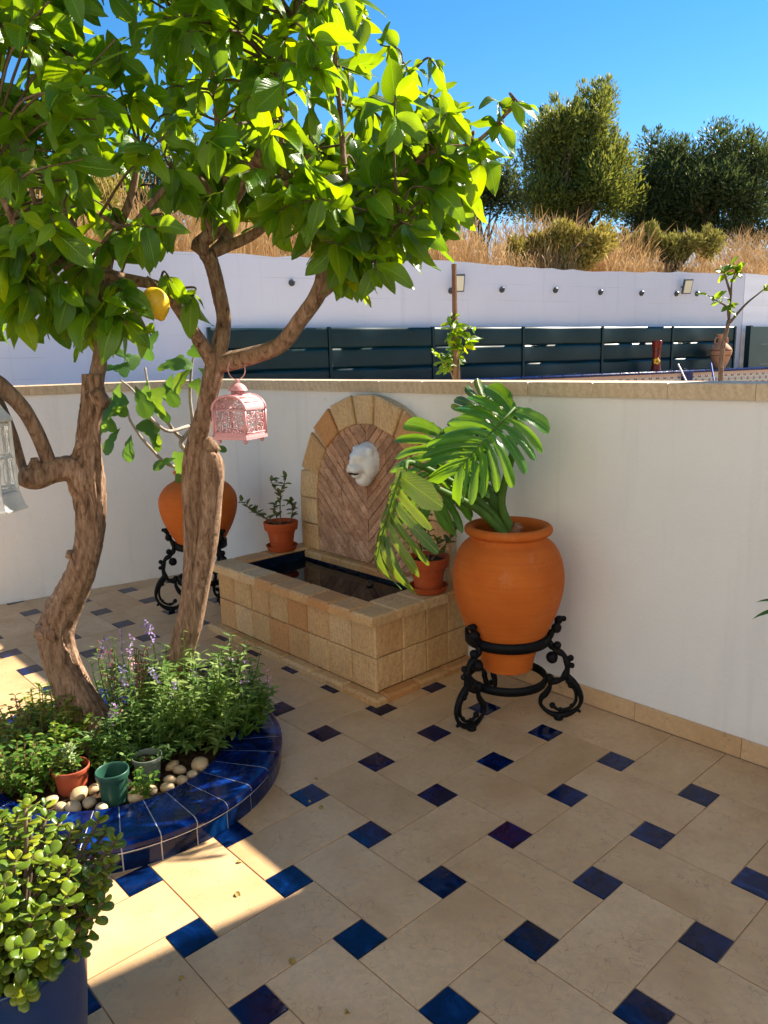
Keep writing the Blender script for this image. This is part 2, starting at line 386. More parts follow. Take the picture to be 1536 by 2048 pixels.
MAT = dict(
    limestone=m_limestone(),
    cobalt=m_glaze('cobalt_tile', (0.0002, 0.005, 0.026), (0.0003, 0.011, 0.062), (0.001, 0.036, 0.14), 0.09),
    cobalt2=m_glaze('cobalt_rim_tile', (0.0006, 0.004, 0.034), (0.0008, 0.013, 0.10), (0.003, 0.055, 0.24), 0.08),
    navy=m_glaze('navy_pool_tile', (0.002, 0.008, 0.02), (0.004, 0.014, 0.035), (0.008, 0.025, 0.05), 0.15),
    plaster=m_plaster(),
    coping=m_stone('travertine_coping', [(0.60, 0.45, 0.28), (0.68, 0.53, 0.35), (0.64, 0.49, 0.31)], (4, 3, 3), 0.5, 0.15, (0.30, 0.19, 0.10)),
    sandstone=m_stone('sandstone_tile', [(0.60, 0.36, 0.15), (0.70, 0.46, 0.22), (0.58, 0.24, 0.07), (0.66, 0.41, 0.18), (0.73, 0.50, 0.26), (0.57, 0.31, 0.11)], (3, 16, 3), 0.6, 0.35, (0.26, 0.13, 0.05)),
    travertine=m_travertine(),
    terracotta=m_terracotta(), terracotta_red=m_terracotta('red_terracotta', (0.34, 0.055, 0.014), (0.43, 0.078, 0.02), 0.35),
    iron=m_plain('black_iron', (0.004, 0.004, 0.0045), 0.55, 0.15, 0.0, 0.3, 40, 0.25),
    bark=m_bark(),
    grout=m_plain('pale_grout', (0.55, 0.50, 0.46), 0.9, 0.2, 0, 0.1, 60, 0.1),
    floor_grout=m_plain('floor_grout', (0.36, 0.25, 0.15), 0.9, 0.2, 0, 0.2, 20, 0.1),
    stone_grout=m_plain('stone_grout', (0.22, 0.13, 0.06), 0.9, 0.2, 0, 0.2, 30, 0.2),
    soil=m_plain('potting_soil', (0.05, 0.028, 0.016), 0.95, 0.1, 0, 0.6, 60, 1.0),
    ground=m_plain('dry_earth', (0.30, 0.22, 0.13), 0.95, 0.1, 0, 0.3, 2, 0.5),
    teal=m_plain('teal_fence_panel', (0.0006, 0.022, 0.026), 0.38, 0.3, 0, 0.15, 6, 0.02),
    pink=m_plain('pink_metal', (0.62, 0.30, 0.31), 0.32, 0.5, 0, 0.06, 12, 0.02),
    oldwhite=m_plain('weathered_white_metal', (0.66, 0.64, 0.58), 0.5, 0.4, 0, 0.2, 16, 0.1),
    white_head=m_plain('white_plaster_sculpture', (0.78, 0.76, 0.72), 0.6, 0.35, 0, 0.05, 20, 0.1),
    black=m_plain('black_recess', (0.006, 0.006, 0.006), 0.7, 0.2, 0, 0.1, 10, 0),
    blue_pot=m_plain('blue_glazed_pot', (0.003, 0.03, 0.12), 0.25, 0.5, 0, 0.12, 5, 0.02),
    green_pot=m_plain('green_plastic', (0.018, 0.075, 0.05), 0.4, 0.4, 0, 0.1, 10, 0.02),
    red_pot=m_plain('red_plastic', (0.36, 0.07, 0.03), 0.5, 0.4, 0, 0.1, 10, 0.02),
    pale_pot=m_plain('pale_plastic', (0.13, 0.16, 0.12), 0.5, 0.4, 0, 0.1, 10, 0.02),
    lemon_fruit=m_plain('lemon_skin', (0.75, 0.44, 0.02), 0.38, 0.5, 0, 0.06, 160, 0.5),
    pebble=m_stone('cream_pebble', [(0.46, 0.32, 0.16), (0.55, 0.42, 0.25), (0.50, 0.34, 0.18), (0.58, 0.47, 0.31)], (6, 6, 6), 0.5, 0.1, (0.4, 0.27, 0.14)),
    lemon_leaf=m_leaf('lemon_leaf', (0.013, 0.075, 0.005), (0.034, 0.15, 0.006), (0.12, 0.25, 0.008), (0.60, 0.78, 0.012), 0.5, 0.33),
    fig_leaf=m_leaf('fig_leaf', (0.03, 0.10, 0.012), (0.06, 0.17, 0.02), (0.10, 0.24, 0.03), (0.35, 0.55, 0.04), 0.4, 0.5, False),
    monstera=m_leaf('monstera_leaf', (0.012, 0.085, 0.012), (0.020, 0.13, 0.016), (0.05, 0.19, 0.02), (0.28, 0.52, 0.025), 0.32, 0.22, True),
    monstera_old=m_leaf('ageing_monstera_leaf', (0.02, 0.08, 0.008), (0.05, 0.13, 0.010), (0.13, 0.19, 0.012), (0.36, 0.44, 0.03), 0.24, 0.3, True),
    stalk=m_plain('green_stalk', (0.06, 0.13, 0.02), 0.65, 0.25, 0, 0.25, 12, 0.05),
    jade=m_leaf('jade_leaf', (0.05, 0.11, 0.010), (0.11, 0.19, 0.013), (0.24, 0.27, 0.02), (0.55, 0.55, 0.04), 0.2, 0.3, False),
    sage=m_leaf('sage_leaf', (0.07, 0.15, 0.025), (0.15, 0.24, 0.05), (0.28, 0.36, 0.10), (0.50, 0.60, 0.12), 0.4, 0.6, False, 0.3),
    herb=m_leaf('herb_leaf', (0.03, 0.10, 0.012), (0.07, 0.17, 0.02), (0.18, 0.26, 0.04), (0.4, 0.5, 0.06), 0.35, 0.45, False, 0.4),
    pot_leaf=m_leaf('shrub_leaf', (0.02, 0.075, 0.012), (0.05, 0.13, 0.015), (0.20, 0.16, 0.015), (0.35, 0.4, 0.04), 0.3, 0.35, True),
    olive=m_leaf('olive_leaf', (0.045, 0.075, 0.018), (0.09, 0.13, 0.028), (0.19, 0.21, 0.045), (0.40, 0.42, 0.07), 0.32, 0.5, False, 0.3),
    olive_dark=m_leaf('dark_olive_leaf', (0.038, 0.06, 0.02), (0.075, 0.10, 0.03), (0.15, 0.155, 0.045), (0.32, 0.32, 0.07), 0.3, 0.5, False, 0.3),
    scrub=m_leaf('scrub_leaf', (0.20, 0.155, 0.03), (0.33, 0.25, 0.055), (0.46, 0.36, 0.10), (0.5, 0.42, 0.08), 0.25, 0.7, False, 0.2),
    dry=m_leaf('dry_grass', (0.46, 0.22, 0.07), (0.62, 0.34, 0.13), (0.74, 0.47, 0.21), (0.78, 0.46, 0.18), 0.35, 0.7, False, 0.2),
    twig=m_plain('twig_bark', (0.12, 0.085, 0.05), 0.8, 0.2, 0, 0.3, 30, 0.2),
    pale_twig=m_plain('pale_fig_bark', (0.36, 0.30, 0.24), 0.8, 0.2, 0, 0.25, 30, 0.2),
    dry_stem=m_plain('dry_stem', (0.22, 0.10, 0.06), 0.85, 0.2, 0, 0.3, 30, 0.2),
    lilac=m_leaf('lilac_petal', (0.38, 0.22, 0.55), (0.50, 0.32, 0.66), (0.62, 0.46, 0.74), (0.6, 0.4, 0.7), 0.35, 0.6, False, 0.2),
    fallen=m_plain('fallen_leaf', (0.28, 0.19, 0.05), 0.7, 0.2, 0, 0.3, 40, 0.2),
    stake=m_plain('wooden_stake', (0.17, 0.085, 0.045), 0.85, 0.2, 0, 0.25, 12, 0.3),
    red_vase=m_glaze('red_glaze', (0.10, 0.012, 0.01), (0.22, 0.02, 0.012), (0.36, 0.05, 0.02), 0.15),
    glassy=m_plain('lamp_glass', (0.75, 0.72, 0.55), 0.15, 0.5, 0, 0.05, 4, 0),
    grey_metal=m_plain('grey_lamp_body', (0.05, 0.055, 0.06), 0.4, 0.5, 0, 0.1, 10, 0),
    blue_pole=m_plain('blue_paint', (0.01, 0.08, 0.36), 0.6, 0.2, 0, 0.1, 10, 0),
    white_pole=m_plain('white_paint', (0.72, 0.72, 0.70), 0.45, 0.4, 0, 0.06, 10, 0),
    clay=m_terracotta('buff_clay', (0.42, 0.20, 0.11), (0.52, 0.27, 0.16), 0.4),
    roof_tile=m_terracotta('clay_roof', (0.36, 0.14, 0.07), (0.45, 0.2, 0.1), 0.4),
)
def m_concrete():
    k = NT('painted_board_concrete'); v = k.coord(rand=False); tc = k.n('ShaderNodeTexCoord'); sep = k.n('ShaderNodeSeparateXYZ'); k.l(tc.outputs['Object'], sep.inputs[0])
    a = k.noise(v, 0.7, 5, 0.6); f = k.noise(v, 25, 4, 0.6)
    st = k.noise(k.coord(scale=(7, 7, 0.5), rand=False), 1.2, 4, 0.6)
    c = k.ramp(a, [(0.3, (0.69, 0.685, 0.74)), (0.7, (0.75, 0.745, 0.80))])
    c = k.mix(k.ramp(st, [(0.58, (0, 0, 0)), (0.8, (0.4,) * 3)]), c, (0.50, 0.48, 0.52))
    mu = k.n('ShaderNodeMath', operation='MULTIPLY'); mu.inputs[1].default_value = 5.2; k.l(sep.outputs[2], mu.inputs[0])
    pp = k.n('ShaderNodeMath', operation='PINGPONG'); pp.inputs[1].default_value = 0.5; k.l(mu.outputs[0], pp.inputs[0])
    ln = k.ramp(pp.outputs[0], [(0.0, (1, 1, 1)), (0.02, (0, 0, 0))])
    gate = k.ramp(k.noise(k.coord(scale=(1, 1, 9), rand=False), 1.6, 3, 0.5), [(0.5, (0, 0, 0)), (0.62, (0.5,) * 3)])
    c = k.mix(k.mix(1.0, ln, gate, 'MULTIPLY'), c, (0.35, 0.33, 0.33))
    k.base(c); k.set(0.8, 0.25); k.bump(k.mix(0.3, pp.outputs[0], f), 0.2, 0.01); return k.m
def m_water():
    k = NT('dark_water'); v = k.coord(rand=False); k.base((0.003, 0.006, 0.008)); k.set(0.03, 0.4); k.b.inputs['IOR'].default_value = 1.33
    k.bump(k.noise(v, 9, 2, 0.4), 0.05, 0.01); return k.m
def m_glass():
    k = NT('clear_pane'); k.base((0.9, 0.95, 0.95)); k.set(0.04, 0.5); k.b.inputs['Transmission Weight'].default_value = 0.9; k.b.inputs['IOR'].default_value = 1.1; return k.m
def m_mosaic():
    """glazed wall tile with a star of petals, checked border above"""
    k = NT('patterned_wall_tile'); tc = k.n('ShaderNodeTexCoord'); mp = k.n('ShaderNodeMapping'); k.l(tc.outputs['UV'], mp.inputs[0]); mp.inputs['Location'].default_value = (-0.5, -0.5, 0)
    sep = k.n('ShaderNodeSeparateXYZ'); k.l(mp.outputs[0], sep.inputs[0])
    at2 = k.n('ShaderNodeMath', operation='ARCTAN2'); k.l(sep.outputs[1], at2.inputs[0]); k.l(sep.outputs[0], at2.inputs[1])
    m8 = k.n('ShaderNodeMath', operation='MULTIPLY'); m8.inputs[1].default_value = 8; k.l(at2.outputs[0], m8.inputs[0])
    co = k.n('ShaderNodeMath', operation='COSINE'); k.l(m8.outputs[0], co.inputs[0])
    ln = k.n('ShaderNodeVectorMath', operation='LENGTH'); k.l(mp.outputs[0], ln.inputs[0])
    ad = k.n('ShaderNodeMath', operation='MULTIPLY_ADD'); ad.inputs[1].default_value = 0.07; k.l(co.outputs[0], ad.inputs[0]); k.l(ln.outputs['Value'], ad.inputs[2])
    c = k.ramp(ad.outputs[0], [(0.0, (0.45, 0.12, 0.04)), (0.1, (0.02, 0.05, 0.22)), (0.2, (0.7, 0.68, 0.6)), (0.3, (0.03, 0.16, 0.12)), (0.38, (0.72, 0.7, 0.62)), (0.47, (0.42, 0.12, 0.05)), (0.6, (0.02, 0.04, 0.2)), (0.7, (0.7, 0.66, 0.58))])
    c.node.color_ramp.interpolation = 'CONSTANT'
    k.base(c); k.set(0.2, 0.5); return k.m
def m_border():
    k = NT('checked_border_tile'); tc = k.n('ShaderNodeTexCoord'); mp = k.n('ShaderNodeMapping'); mp.inputs['Scale'].default_value = (10, 3, 1); k.l(tc.outputs['UV'], mp.inputs[0])
    ch = k.n('ShaderNodeTexChecker'); ch.inputs['Scale'].default_value = 1.0; ch.inputs['Color1'].default_value = (0.42, 0.10, 0.05, 1); ch.inputs['Color2'].default_value = (0.68, 0.6, 0.5, 1)
    k.l(mp.outputs[0], ch.inputs[0]); k.base(ch.outputs[0]); k.set(0.25, 0.5); return k.m
MAT['concrete'] = m_concrete(); MAT['water'] = m_water(); MAT['glass'] = m_glass(); MAT['mosaic'] = m_mosaic(); MAT['border'] = m_border()

# ------------------------------------------------------------------ the place: frames of the two courtyard walls
WP = Vector((1.334, 2.983, 0)); WA = -47.4 * D2R
WE = Vector((math.cos(WA), math.sin(WA), 0)); WN = Vector((math.sin(WA), -math.cos(WA), 0)); UP = Vector((0, 0, 1))
def W(s, t, z): return WP + WE * s + WN * t + UP * z
LP = Vector((-2.742, 5.176, 0)); LA = 32.0 * D2R
LE = Vector((math.cos(LA), math.sin(LA), 0)); LN = Vector((math.sin(LA), -math.cos(LA), 0))
_A = np.array([[WE.x, -LE.x], [WE.y, -LE.y]]); _k = np.linalg.solve(_A, np.array([LP.x - WP.x, LP.y - WP.y]))
S_COR, Q_COR = float(_k[0]), float(_k[1])          # corner where the walls meet
TOP = 1.455

# ground to the horizon, patio bed
mb = MB(); mb.add([(-600, -600, -0.06), (600, -600, -0.06), (600, 900, -0.06), (-600, 900, -0.06)], [(0, 1, 2, 3)])
struct(mb.build('ground', MAT['ground']))
cw = WP + WE * S_COR
pp = [cw + Vector((0, 0, 0)), LP + LE * -3.5, LP + LE * -3.5 + LN * 7.5, WP + WE * 3.4 + WN * 4.5, WP + WE * 3.4]
floor = struct(slab('courtyard_floor', [np.array((p.x, p.y)) for p in pp], ((0, 0, -0.05), (1, 0, 0), (0, 1, 0), (0, 0, 1)), 0.046, 0.002, MAT['floor_grout'], None))
# paving: long limestone slabs laid in a basket weave round small cobalt insets
TH = 0.7422165; LL = 0.3488; BB = 0.1135
E1 = np.array([math.cos(TH), math.sin(TH)]); E2 = np.array([-math.sin(TH), math.cos(TH)])
O0 = np.array([-0.0784, 2.4105]) - (E1 + E2) * BB / 2
wn2 = np.array([WN.x, WN.y]); wc2 = WN.dot(WP) + 0.012
ln2 = np.array([LN.x, LN.y]); lc2 = LN.dot(LP) + 0.002
pieces = []
for i in range(-12, 16):
    for j in range(-12, 18):
        even = (i + j) % 2 == 0
        if even: x0, x1, y0, y1 = i * LL + BB, (i + 1) * LL, j * LL, (j + 1) * LL + BB
        else: x0, x1, y0, y1 = i * LL, (i + 1) * LL + BB, j * LL + BB, (j + 1) * LL
        if i > 3: continue
        if i == 3 and even: x1 += BB
        for kind, r in (('paving_slab', (x0, x1 + (0.2 if i == 3 else 0), y0, y1)), ('inset_tile', (i * LL, i * LL + BB, j * LL, j * LL + BB))):
            P = [O0 + E1 * a + E2 * b for a, b in ((r[0], r[2]), (r[1], r[2]), (r[1], r[3]), (r[0], r[3]))]
            P = clip_half(clip_half(P, wn2, wc2), ln2, lc2)
            if len(P) < 3 or abs(area2(P)) < 8e-4: continue
            c = np.mean(P, axis=0)
            if c[1] < 0.2 or c[1] > 7: continue
            q = project((c[0], c[1], 0))
            if q is None or not (-420 < q[0] < 1900 and q[1] < 2600): continue
            pieces.append((q[2], kind, P))
pieces.sort(key=lambda x: x[0]); cnt = {'paving_slab': 0, 'inset_tile': 0}
for d, kind, P in pieces:
    cnt[kind] += 1
    if cnt[kind] > 295: continue
    slab(kind, P, ((0, 0, -0.012), (1, 0, 0), (0, 1, 0), (0, 0, 1)), 0.012 + (0.0 if kind == 'paving_slab' else 0.0006), 0.0012,
         MAT['limestone'] if kind == 'paving_slab' else MAT['cobalt'], floor, gap=0.0017 if kind == 'paving_slab' else 0.0018, jig=0.0004)

# courtyard walls
def wall_box(mb, P0, E, N, s0, s1, t0, t1, z0, z1):
    V = []
    for z in (z0, z1):
        for s, t in ((s0, t1), (s1, t1), (s1, t0), (s0, t0)): V.append(P0 + E * s + N * t + UP * z)
    mb.add(V, [(0, 3, 2, 1), (4, 5, 6, 7), (0, 1, 5, 4), (1, 2, 6, 5), (2, 3, 7, 6), (3, 0, 4, 7)])
rw = thing('courtyard_wall', 'white plastered wall with stone coping and skirting behind the fountain', 'wall', W(0, 0, 0))
mb = MB(); wall_box(mb, WP, WE, WN, S_COR, 3.4, -0.2, 0, -0.05, TOP); mb.build('plaster', MAT['plaster'], rw)
s = 0.124 - 0.35 * 18
while s < 3.4:
    a, b = max(s, S_COR + 0.003), min(s + 0.35, 3.4)
    if b - a > 0.03: slab('coping_slab', [np.array(p) for p in ((a, -0.225), (b, -0.225), (b, 0.016), (a, 0.016))], (W(0, 0, TOP + 0.001), WE, WN, UP), 0.064, 0.004, MAT['coping'], rw, gap=0.001)
    s += 0.35
s = -1.26
while s < 3.4:
    b = min(s + 0.475, 3.4)
    slab('skirting_tile', [np.array(p) for p in ((s, 0), (b, 0), (b, 0.088), (s, 0.088))], (W(0, 0.0005, 0), WE, UP, WN), 0.011, 0.002, MAT['limestone'], rw, gap=0.0008)
    s += 0.475
lw = thing('courtyard_wall', 'plain white plastered wall with stone coping behind the left clay urn', 'wall', LP)
mb = MB(); wall_box(mb, LP, LE, LN, -3.5, Q_COR - 0.002, -0.2, 0, -0.05, TOP); mb.build('plaster', MAT['plaster'], lw)
s = -3.5
while s < Q_COR - 0.05:
    b = min(s + 0.35, Q_COR - 0.02)
    slab('coping_slab', [np.array(p) for p in ((s, -0.225), (b, -0.225), (b, 0.016), (s, 0.016))], (LP + UP * (TOP + 0.001), LE, LN, UP), 0.064, 0.004, MAT['coping'], lw, gap=0.001)
    s += 0.35

# the house beyond the right end of the wall: its corner shades the near paving
hc = Vector((2.283, 3.838, 0)); HE = Vector((math.cos(-60 * D2R), math.sin(-60 * D2R), 0)); HN = Vector((math.cos(28 * D2R), math.sin(28 * D2R), 0))
hs = thing('house', 'white rendered house with flat clay roof standing right of the courtyard', 'house', hc)
mb = MB()
V = []
for z in (-0.05, 3.66):
    for a, b in ((0, 0), (6, 0), (6, 5), (0, 5)): V.append(hc + HE * a + HN * b + UP * z)
mb.add(V, [(0, 3, 2, 1), (4, 5, 6, 7), (0, 1, 5, 4), (1, 2, 6, 5), (2, 3, 7, 6), (3, 0, 4, 7)]); mb.build('wall', MAT['plaster'], hs)
mb = MB(); V = []
for a, b, z in ((0, 0, 3.662), (6.0, 0, 3.662), (6.0, 5.0, 3.662), (0, 5.0, 3.662), (0, 0, 3.76), (6.0, 0, 3.76), (6.0, 5.0, 3.76), (0, 5.0, 3.76)): V.append(hc + HE * a + HN * b + UP * z)
mb.add(V, [(0, 3, 2, 1), (4, 5, 6, 7), (0, 1, 5, 4), (1, 2, 6, 5), (2, 3, 7, 6), (3, 0, 4, 7)]); mb.build('roof', MAT['roof_tile'], hs)
for a in (1.4, 4.0):
    mb = MB(); V = [hc + HE * x - HN * 0.02 + UP * z for x, z in ((a, 1.0), (a + 1.0, 1.0), (a + 1.0, 2.2), (a, 2.2))]
    wd = slab('window', [np.array(p) for p in ((a, 1.0), (a + 1.0, 1.0), (a + 1.0, 2.2), (a, 2.2))], (hc, HE, UP, -HN), 0.03, 0.004, MAT['white_pole'], hs)
    slab('pane', [np.array(p) for p in ((a + .07, 1.07), (a + 0.93, 1.07), (a + 0.93, 2.13), (a + .07, 2.13))], (hc - HN * 0.031, HE, UP, -HN), 0.006, 0.002, MAT['black'], wd)

# unseen house front added behind the camera to bounce warm sunlight into the courtyard
mh = thing('house', 'unseen white house front added behind the camera to bounce sunlight into the courtyard', 'house', (-1.0, -2.2, 0))
mb = MB(); mb.box((-1.0, -5.2, 2.6), (10.0, 6.0, 5.3)); mb.build('wall', MAT['plaster'], mh)
mb = MB(); mb.box((-1.0, -5.2, 5.33), (10.4, 6.4, 0.14)); mb.build('roof', MAT['roof_tile'], mh)
for x0 in (-4.6, 1.6):
    wd = slab('window', [np.array(p) for p in ((x0, 1.0), (x0 + 1.2, 1.0), (x0 + 1.2, 2.2), (x0, 2.2))], ((0, -2.2, 0), (1, 0, 0), (0, 0, 1), (0, 1, 0)), 0.03, 0.004, MAT['white_pole'], mh)
    slab('pane', [np.array(p) for p in ((x0 + .07, 1.07), (x0 + 1.13, 1.07), (x0 + 1.13, 2.13), (x0 + .07, 2.13))], ((0, -2.169, 0), (1, 0, 0), (0, 0, 1), (0, 1, 0)), 0.006, 0.002, MAT['black'], wd)
dr_ = slab('door', [np.array(p) for p in ((-1.4, 0.0), (-0.4, 0.0), (-0.4, 2.1), (-1.4, 2.1))], ((0, -2.2, 0), (1, 0, 0), (0, 0, 1), (0, 1, 0)), 0.04, 0.005, MAT['stake'], mh)

# ------------------------------------------------------------------ far retaining wall, fence, tiled ledge
FP = Vector((-0.565, 8.5, 0)); FA = 28.26 * D2R
FE = Vector((math.cos(FA), math.sin(FA), 0)); FN = Vector((math.sin(FA), -math.cos(FA), 0))
def FW(s, t, z): return FP + FE * s + FN * t + UP * z
fw = thing('retaining_wall', 'long white board marked concrete retaining wall below the dry hillside', 'wall', FW(0, 0, 0))
F_END = 6.82
mb = MB(); N_ = 90; V = []; Fc = []
for i in range(N_ + 1):
    s = -9 + (F_END + 9) * i / N_
    zt = 2.72 + 0.02 * math.sin(s * 1.3) + random.uniform(-0.012, 0.012) + (0.02 if s < -0.6 else 0)
    V += [FW(s, 0, -0.05), FW(s, 0, zt), FW(s, -0.28, zt + random.uniform(-0.01, 0.01)), FW(s, -0.28, -0.05)]
    if i:
        a = 4 * (i - 1); b = 4 * i
        Fc += [(a, b, b + 1, a + 1), (a + 1, b + 1, b + 2, a + 2), (a + 2, b + 2, b + 3, a + 3)]
Fc += [(0, 1, 2, 3), (4 * N_, 4 * N_ + 3, 4 * N_ + 2, 4 * N_ + 1)]
mb.add(V, Fc); mb.build('wall_face', MAT['concrete'], fw)
for u, v in ((583, 566), (901, 582), (1003, 580), (1110, 581), (1200, 585), (1282, 587), (1352, 588), (1393, 588)):
    d = at(u, v, 5) - CAM; k_ = (FP - CAM).dot(FN) / d.dot(FN); p = CAM + d * k_
    mb = MB(); mb.tube([p - FN * 0.01, p + FN * 0.02], [0.036, 0.033], 10); mb.ball(p + FN * 0.018 + UP * 0.012, 0.034, 8, 5, (1, 1, 0.8)); mb.build('drain_cap', MAT['grey_metal'], fw)
# return wall turning away at the right
GA = 36.5 * D2R; GE = Vector((math.cos(GA), math.sin(GA), 0)); GN = Vector((math.sin(GA), -math.cos(GA), 0)); GP = FW(F_END + 0.01, 0, 0)
gw = thing('retaining_wall', 'short bright end of the white concrete wall turning away at the right', 'wall', GP)
mb = MB(); wall_box(mb, GP, GE, GN, 0.0, 7.0, -0.28, 0, -0.05, 2.76); mb.build('wall_face', MAT['concrete'], gw)
mb = MB(); wall_box(mb, GP, GE, GN, 0.0, 7.0, 0.10, 0.14, -0.05, 1.985)
gf = thing('metal_fence', 'plain dark teal fence panel at the far right end', 'fence', GP + GN * 0.12)
mb.build('panel', MAT['teal'], gf)
for s in (-0.04, 2.3, 4.4):
    mb = MB(); wall_box(mb, GP, GE, GN, s, s + 0.06, 0.08, 0.16, -0.05, 2.0); mb.build('post', MAT['teal'], gf)
for z in (1.42, 1.72):
    mb = MB(); wall_box(mb, GP, GE, GN, 0.3, 7.0, 0.141, 0.146, z, z + 0.012); mb.build('rail', MAT['grey_metal'], gf)
# woven fence: slats bowing in and out between posts
fe = thing('woven_fence', 'dark teal fence of wide woven slats below the white retaining wall', 'fence', FW(0, 0.14, 0))
PW = 1.308; F0 = -1.35
npan = 6
for p_ in range(npan + 1):
    s = F0 + PW * p_
    mb = MB(); wall_box(mb, FP, FE, FN, s - 0.016, s + 0.016, 0.10, 0.152, -0.05, 1.992); mb.build('post', MAT['teal'], fe)
for p_ in range(npan):
    s0 = F0 + PW * p_ + 0.024; s1 = s0 + PW - 0.048
    for r_ in range(6):
        z1 = 1.985 - r_ * 0.218; z0 = z1 - 0.216
        sg = 1 if (r_ + p_) % 2 else -1
        V = []; Fc = []; n_ = 18
        for i in range(n_ + 1):
            f = i / n_; s = s0 + (s1 - s0) * f
            t = 0.135 + sg * 0.012 * math.sin(2 * math.pi * f) + sg * 0.010 * math.sin(3 * math.pi * f)
            for z, dt in ((z0, 0.0), (z0 + 0.03, 0.004), (z1 - 0.03, 0.004), (z1, 0.0), (z1, -0.003), (z0, -0.003)): V.append(FW(s, t + dt, z))
            if i:
                a, b = 6 * (i - 1), 6 * i
                for c_ in range(6): Fc.append((a + c_, b + c_, b + (c_ + 1) % 6, a + (c_ + 1) % 6))
        mb = MB(); mb.add(V, Fc); mb.build('slat', MAT['teal'], fe, True)
for p_ in range(npan):
    s0 = F0 + PW * p_ + 0.024; mb = MB(); wall_box(mb, FP, FE, FN, s0, s0 + PW - 0.048, 0.085, 0.10, -0.05, 1.97); mb.build('backing_panel', MAT['teal'], fe)
# tiled ledge of the neighbouring pool
le = thing('tiled_ledge', 'low ledge with blue tile cap and patterned tiles before the fence', 'ledge', FW(2, 0.3, 0))
mb = MB(); wall_box(mb, FP, FE, FN, -3.2, 6.98, 0.2, 0.5, -0.05, 1.36); mb.build('core', MAT['plaster'], le)
s = -3.2
while s < 6.95:
    b = min(s + 0.32, 6.98)
    slab('cap_tile', [np.array(p) for p in ((s, 0.19), (b, 0.19), (b, 0.53), (s, 0.53))], (FW(0, 0, 1.361), FE, FN, UP), 0.035, 0.012, MAT['cobalt2'], le, gap=0.002)
    s += 0.32
def uvquad(name, P, mat, parent):
    off = wloc(parent); me = make_mesh(name, [Vector(p) - off for p in P], [(0, 1, 2, 3)], mat, uv=[(0, 0), (1, 0), (1, 1), (0, 1)])
    return link(name, me, parent)
s = -0.6
while s < 6.9:
    b = s + 0.135
    for nm, z0, z1, m_ in (('border_tile', 1.322, 1.358, 'border'), ('patterned_tile', 1.185, 1.320, 'mosaic')):
        P = [FW(s + .002, 0.506, z0), FW(b - .002, 0.506, z0), FW(b - .002, 0.506, z1), FW(s + .002, 0.506, z1)]
        uvquad(nm, P, MAT[m_], le)
    s += 0.135

# ------------------------------------------------------------------ hillside
def hill_z(s, t):           # s along the far wall, t behind it (metres)
    base = 2.62 + 0.10 * t + 0.35 * (1 - math.exp(-t / 3.0))
    if t > 9: base -= 0.05 * (t - 9)
    return base + 0.12 * math.sin(s * 0.7 + t * 0.3) * min(1, t / 2) + (0.25 * min(1, t / 3) * max(0, -s) * 0.15)
V = []; Fc = []; ts = [0.27, 0.6, 1.0, 1.5, 2.2, 3, 4, 5.2, 6.6, 8.2, 10, 13, 17, 25, 60, 200]; ns = 60
for j, t in enumerate(ts):
    for i in range(ns + 1):
        s = -30 + 70 * i / ns
        ss = s * (1 + max(0, t - 17) * 0.05)
        z = max(hill_z(s, min(t, 20)), 0.5)
        V.append(FW(ss, -t, z))
for j in range(len(ts) - 1):
    for i in range(ns): a = j * (ns + 1) + i; Fc.append((a, a + 1, a + ns + 2, a + ns + 1))
mb = MB(); mb.add(V, Fc); struct(mb.build('hillside', MAT['ground'], None, True))

def hill_pt(s, t): p = FW(s, -t, 0); p.z = hill_z(s, t); return p
def dry_grass(n, name, label):
    # clumped arching stalks with feathery heads, each a narrow ribbon
    cl = []
    for _ in range(300):
        s = rng.uniform(-6.5, 12.5); t = 0.35 + abs(rng.normal(0, 1.3)); cl.append((s, t, rng.uniform(0.45, 1.0)))
    Vs = []; Qs = []; b = 0
    for k in range(n):
        s, t, hm = cl[rng.integers(len(cl))]
        s += rng.normal(0, 0.16); t = max(0.3, t + rng.normal(0, 0.16))
        p = np.array(hill_pt(s, t)); h = hm * rng.uniform(0.35, 1.05) * (0.95 if t > 0.8 else 0.58)
        lean = rng.normal(0, 0.22, 2); w = rng.uniform(0.002, 0.0045)
        side = np.array([FE.x, FE.y, 0]) * w
        c = [p + np.array([lean[0] * h * f * f, lean[1] * h * f * f, h * f * (1 - 0.12 * f)]) for f in (0, 0.4, 0.72, 0.86, 1.0)]
        ws = (1.0, 0.8, 0.5, 1.7, 0.2)
        for c_, w_ in zip(c, ws): Vs.append(c_ - side * w_); Vs.append(c_ + side * w_)
        for i in range(4): Qs.append((b + 2 * i, b + 2 * i + 1, b + 2 * i + 3, b + 2 * i + 2))
        b += 10
    o = link(name, np_mesh(name, Vs, Qs, MAT['dry'])); return tag(o, label, 'grass', kind='stuff')
dry_grass(26000, 'dry_grass', 'tall dry golden grass along the top of the retaining wall')

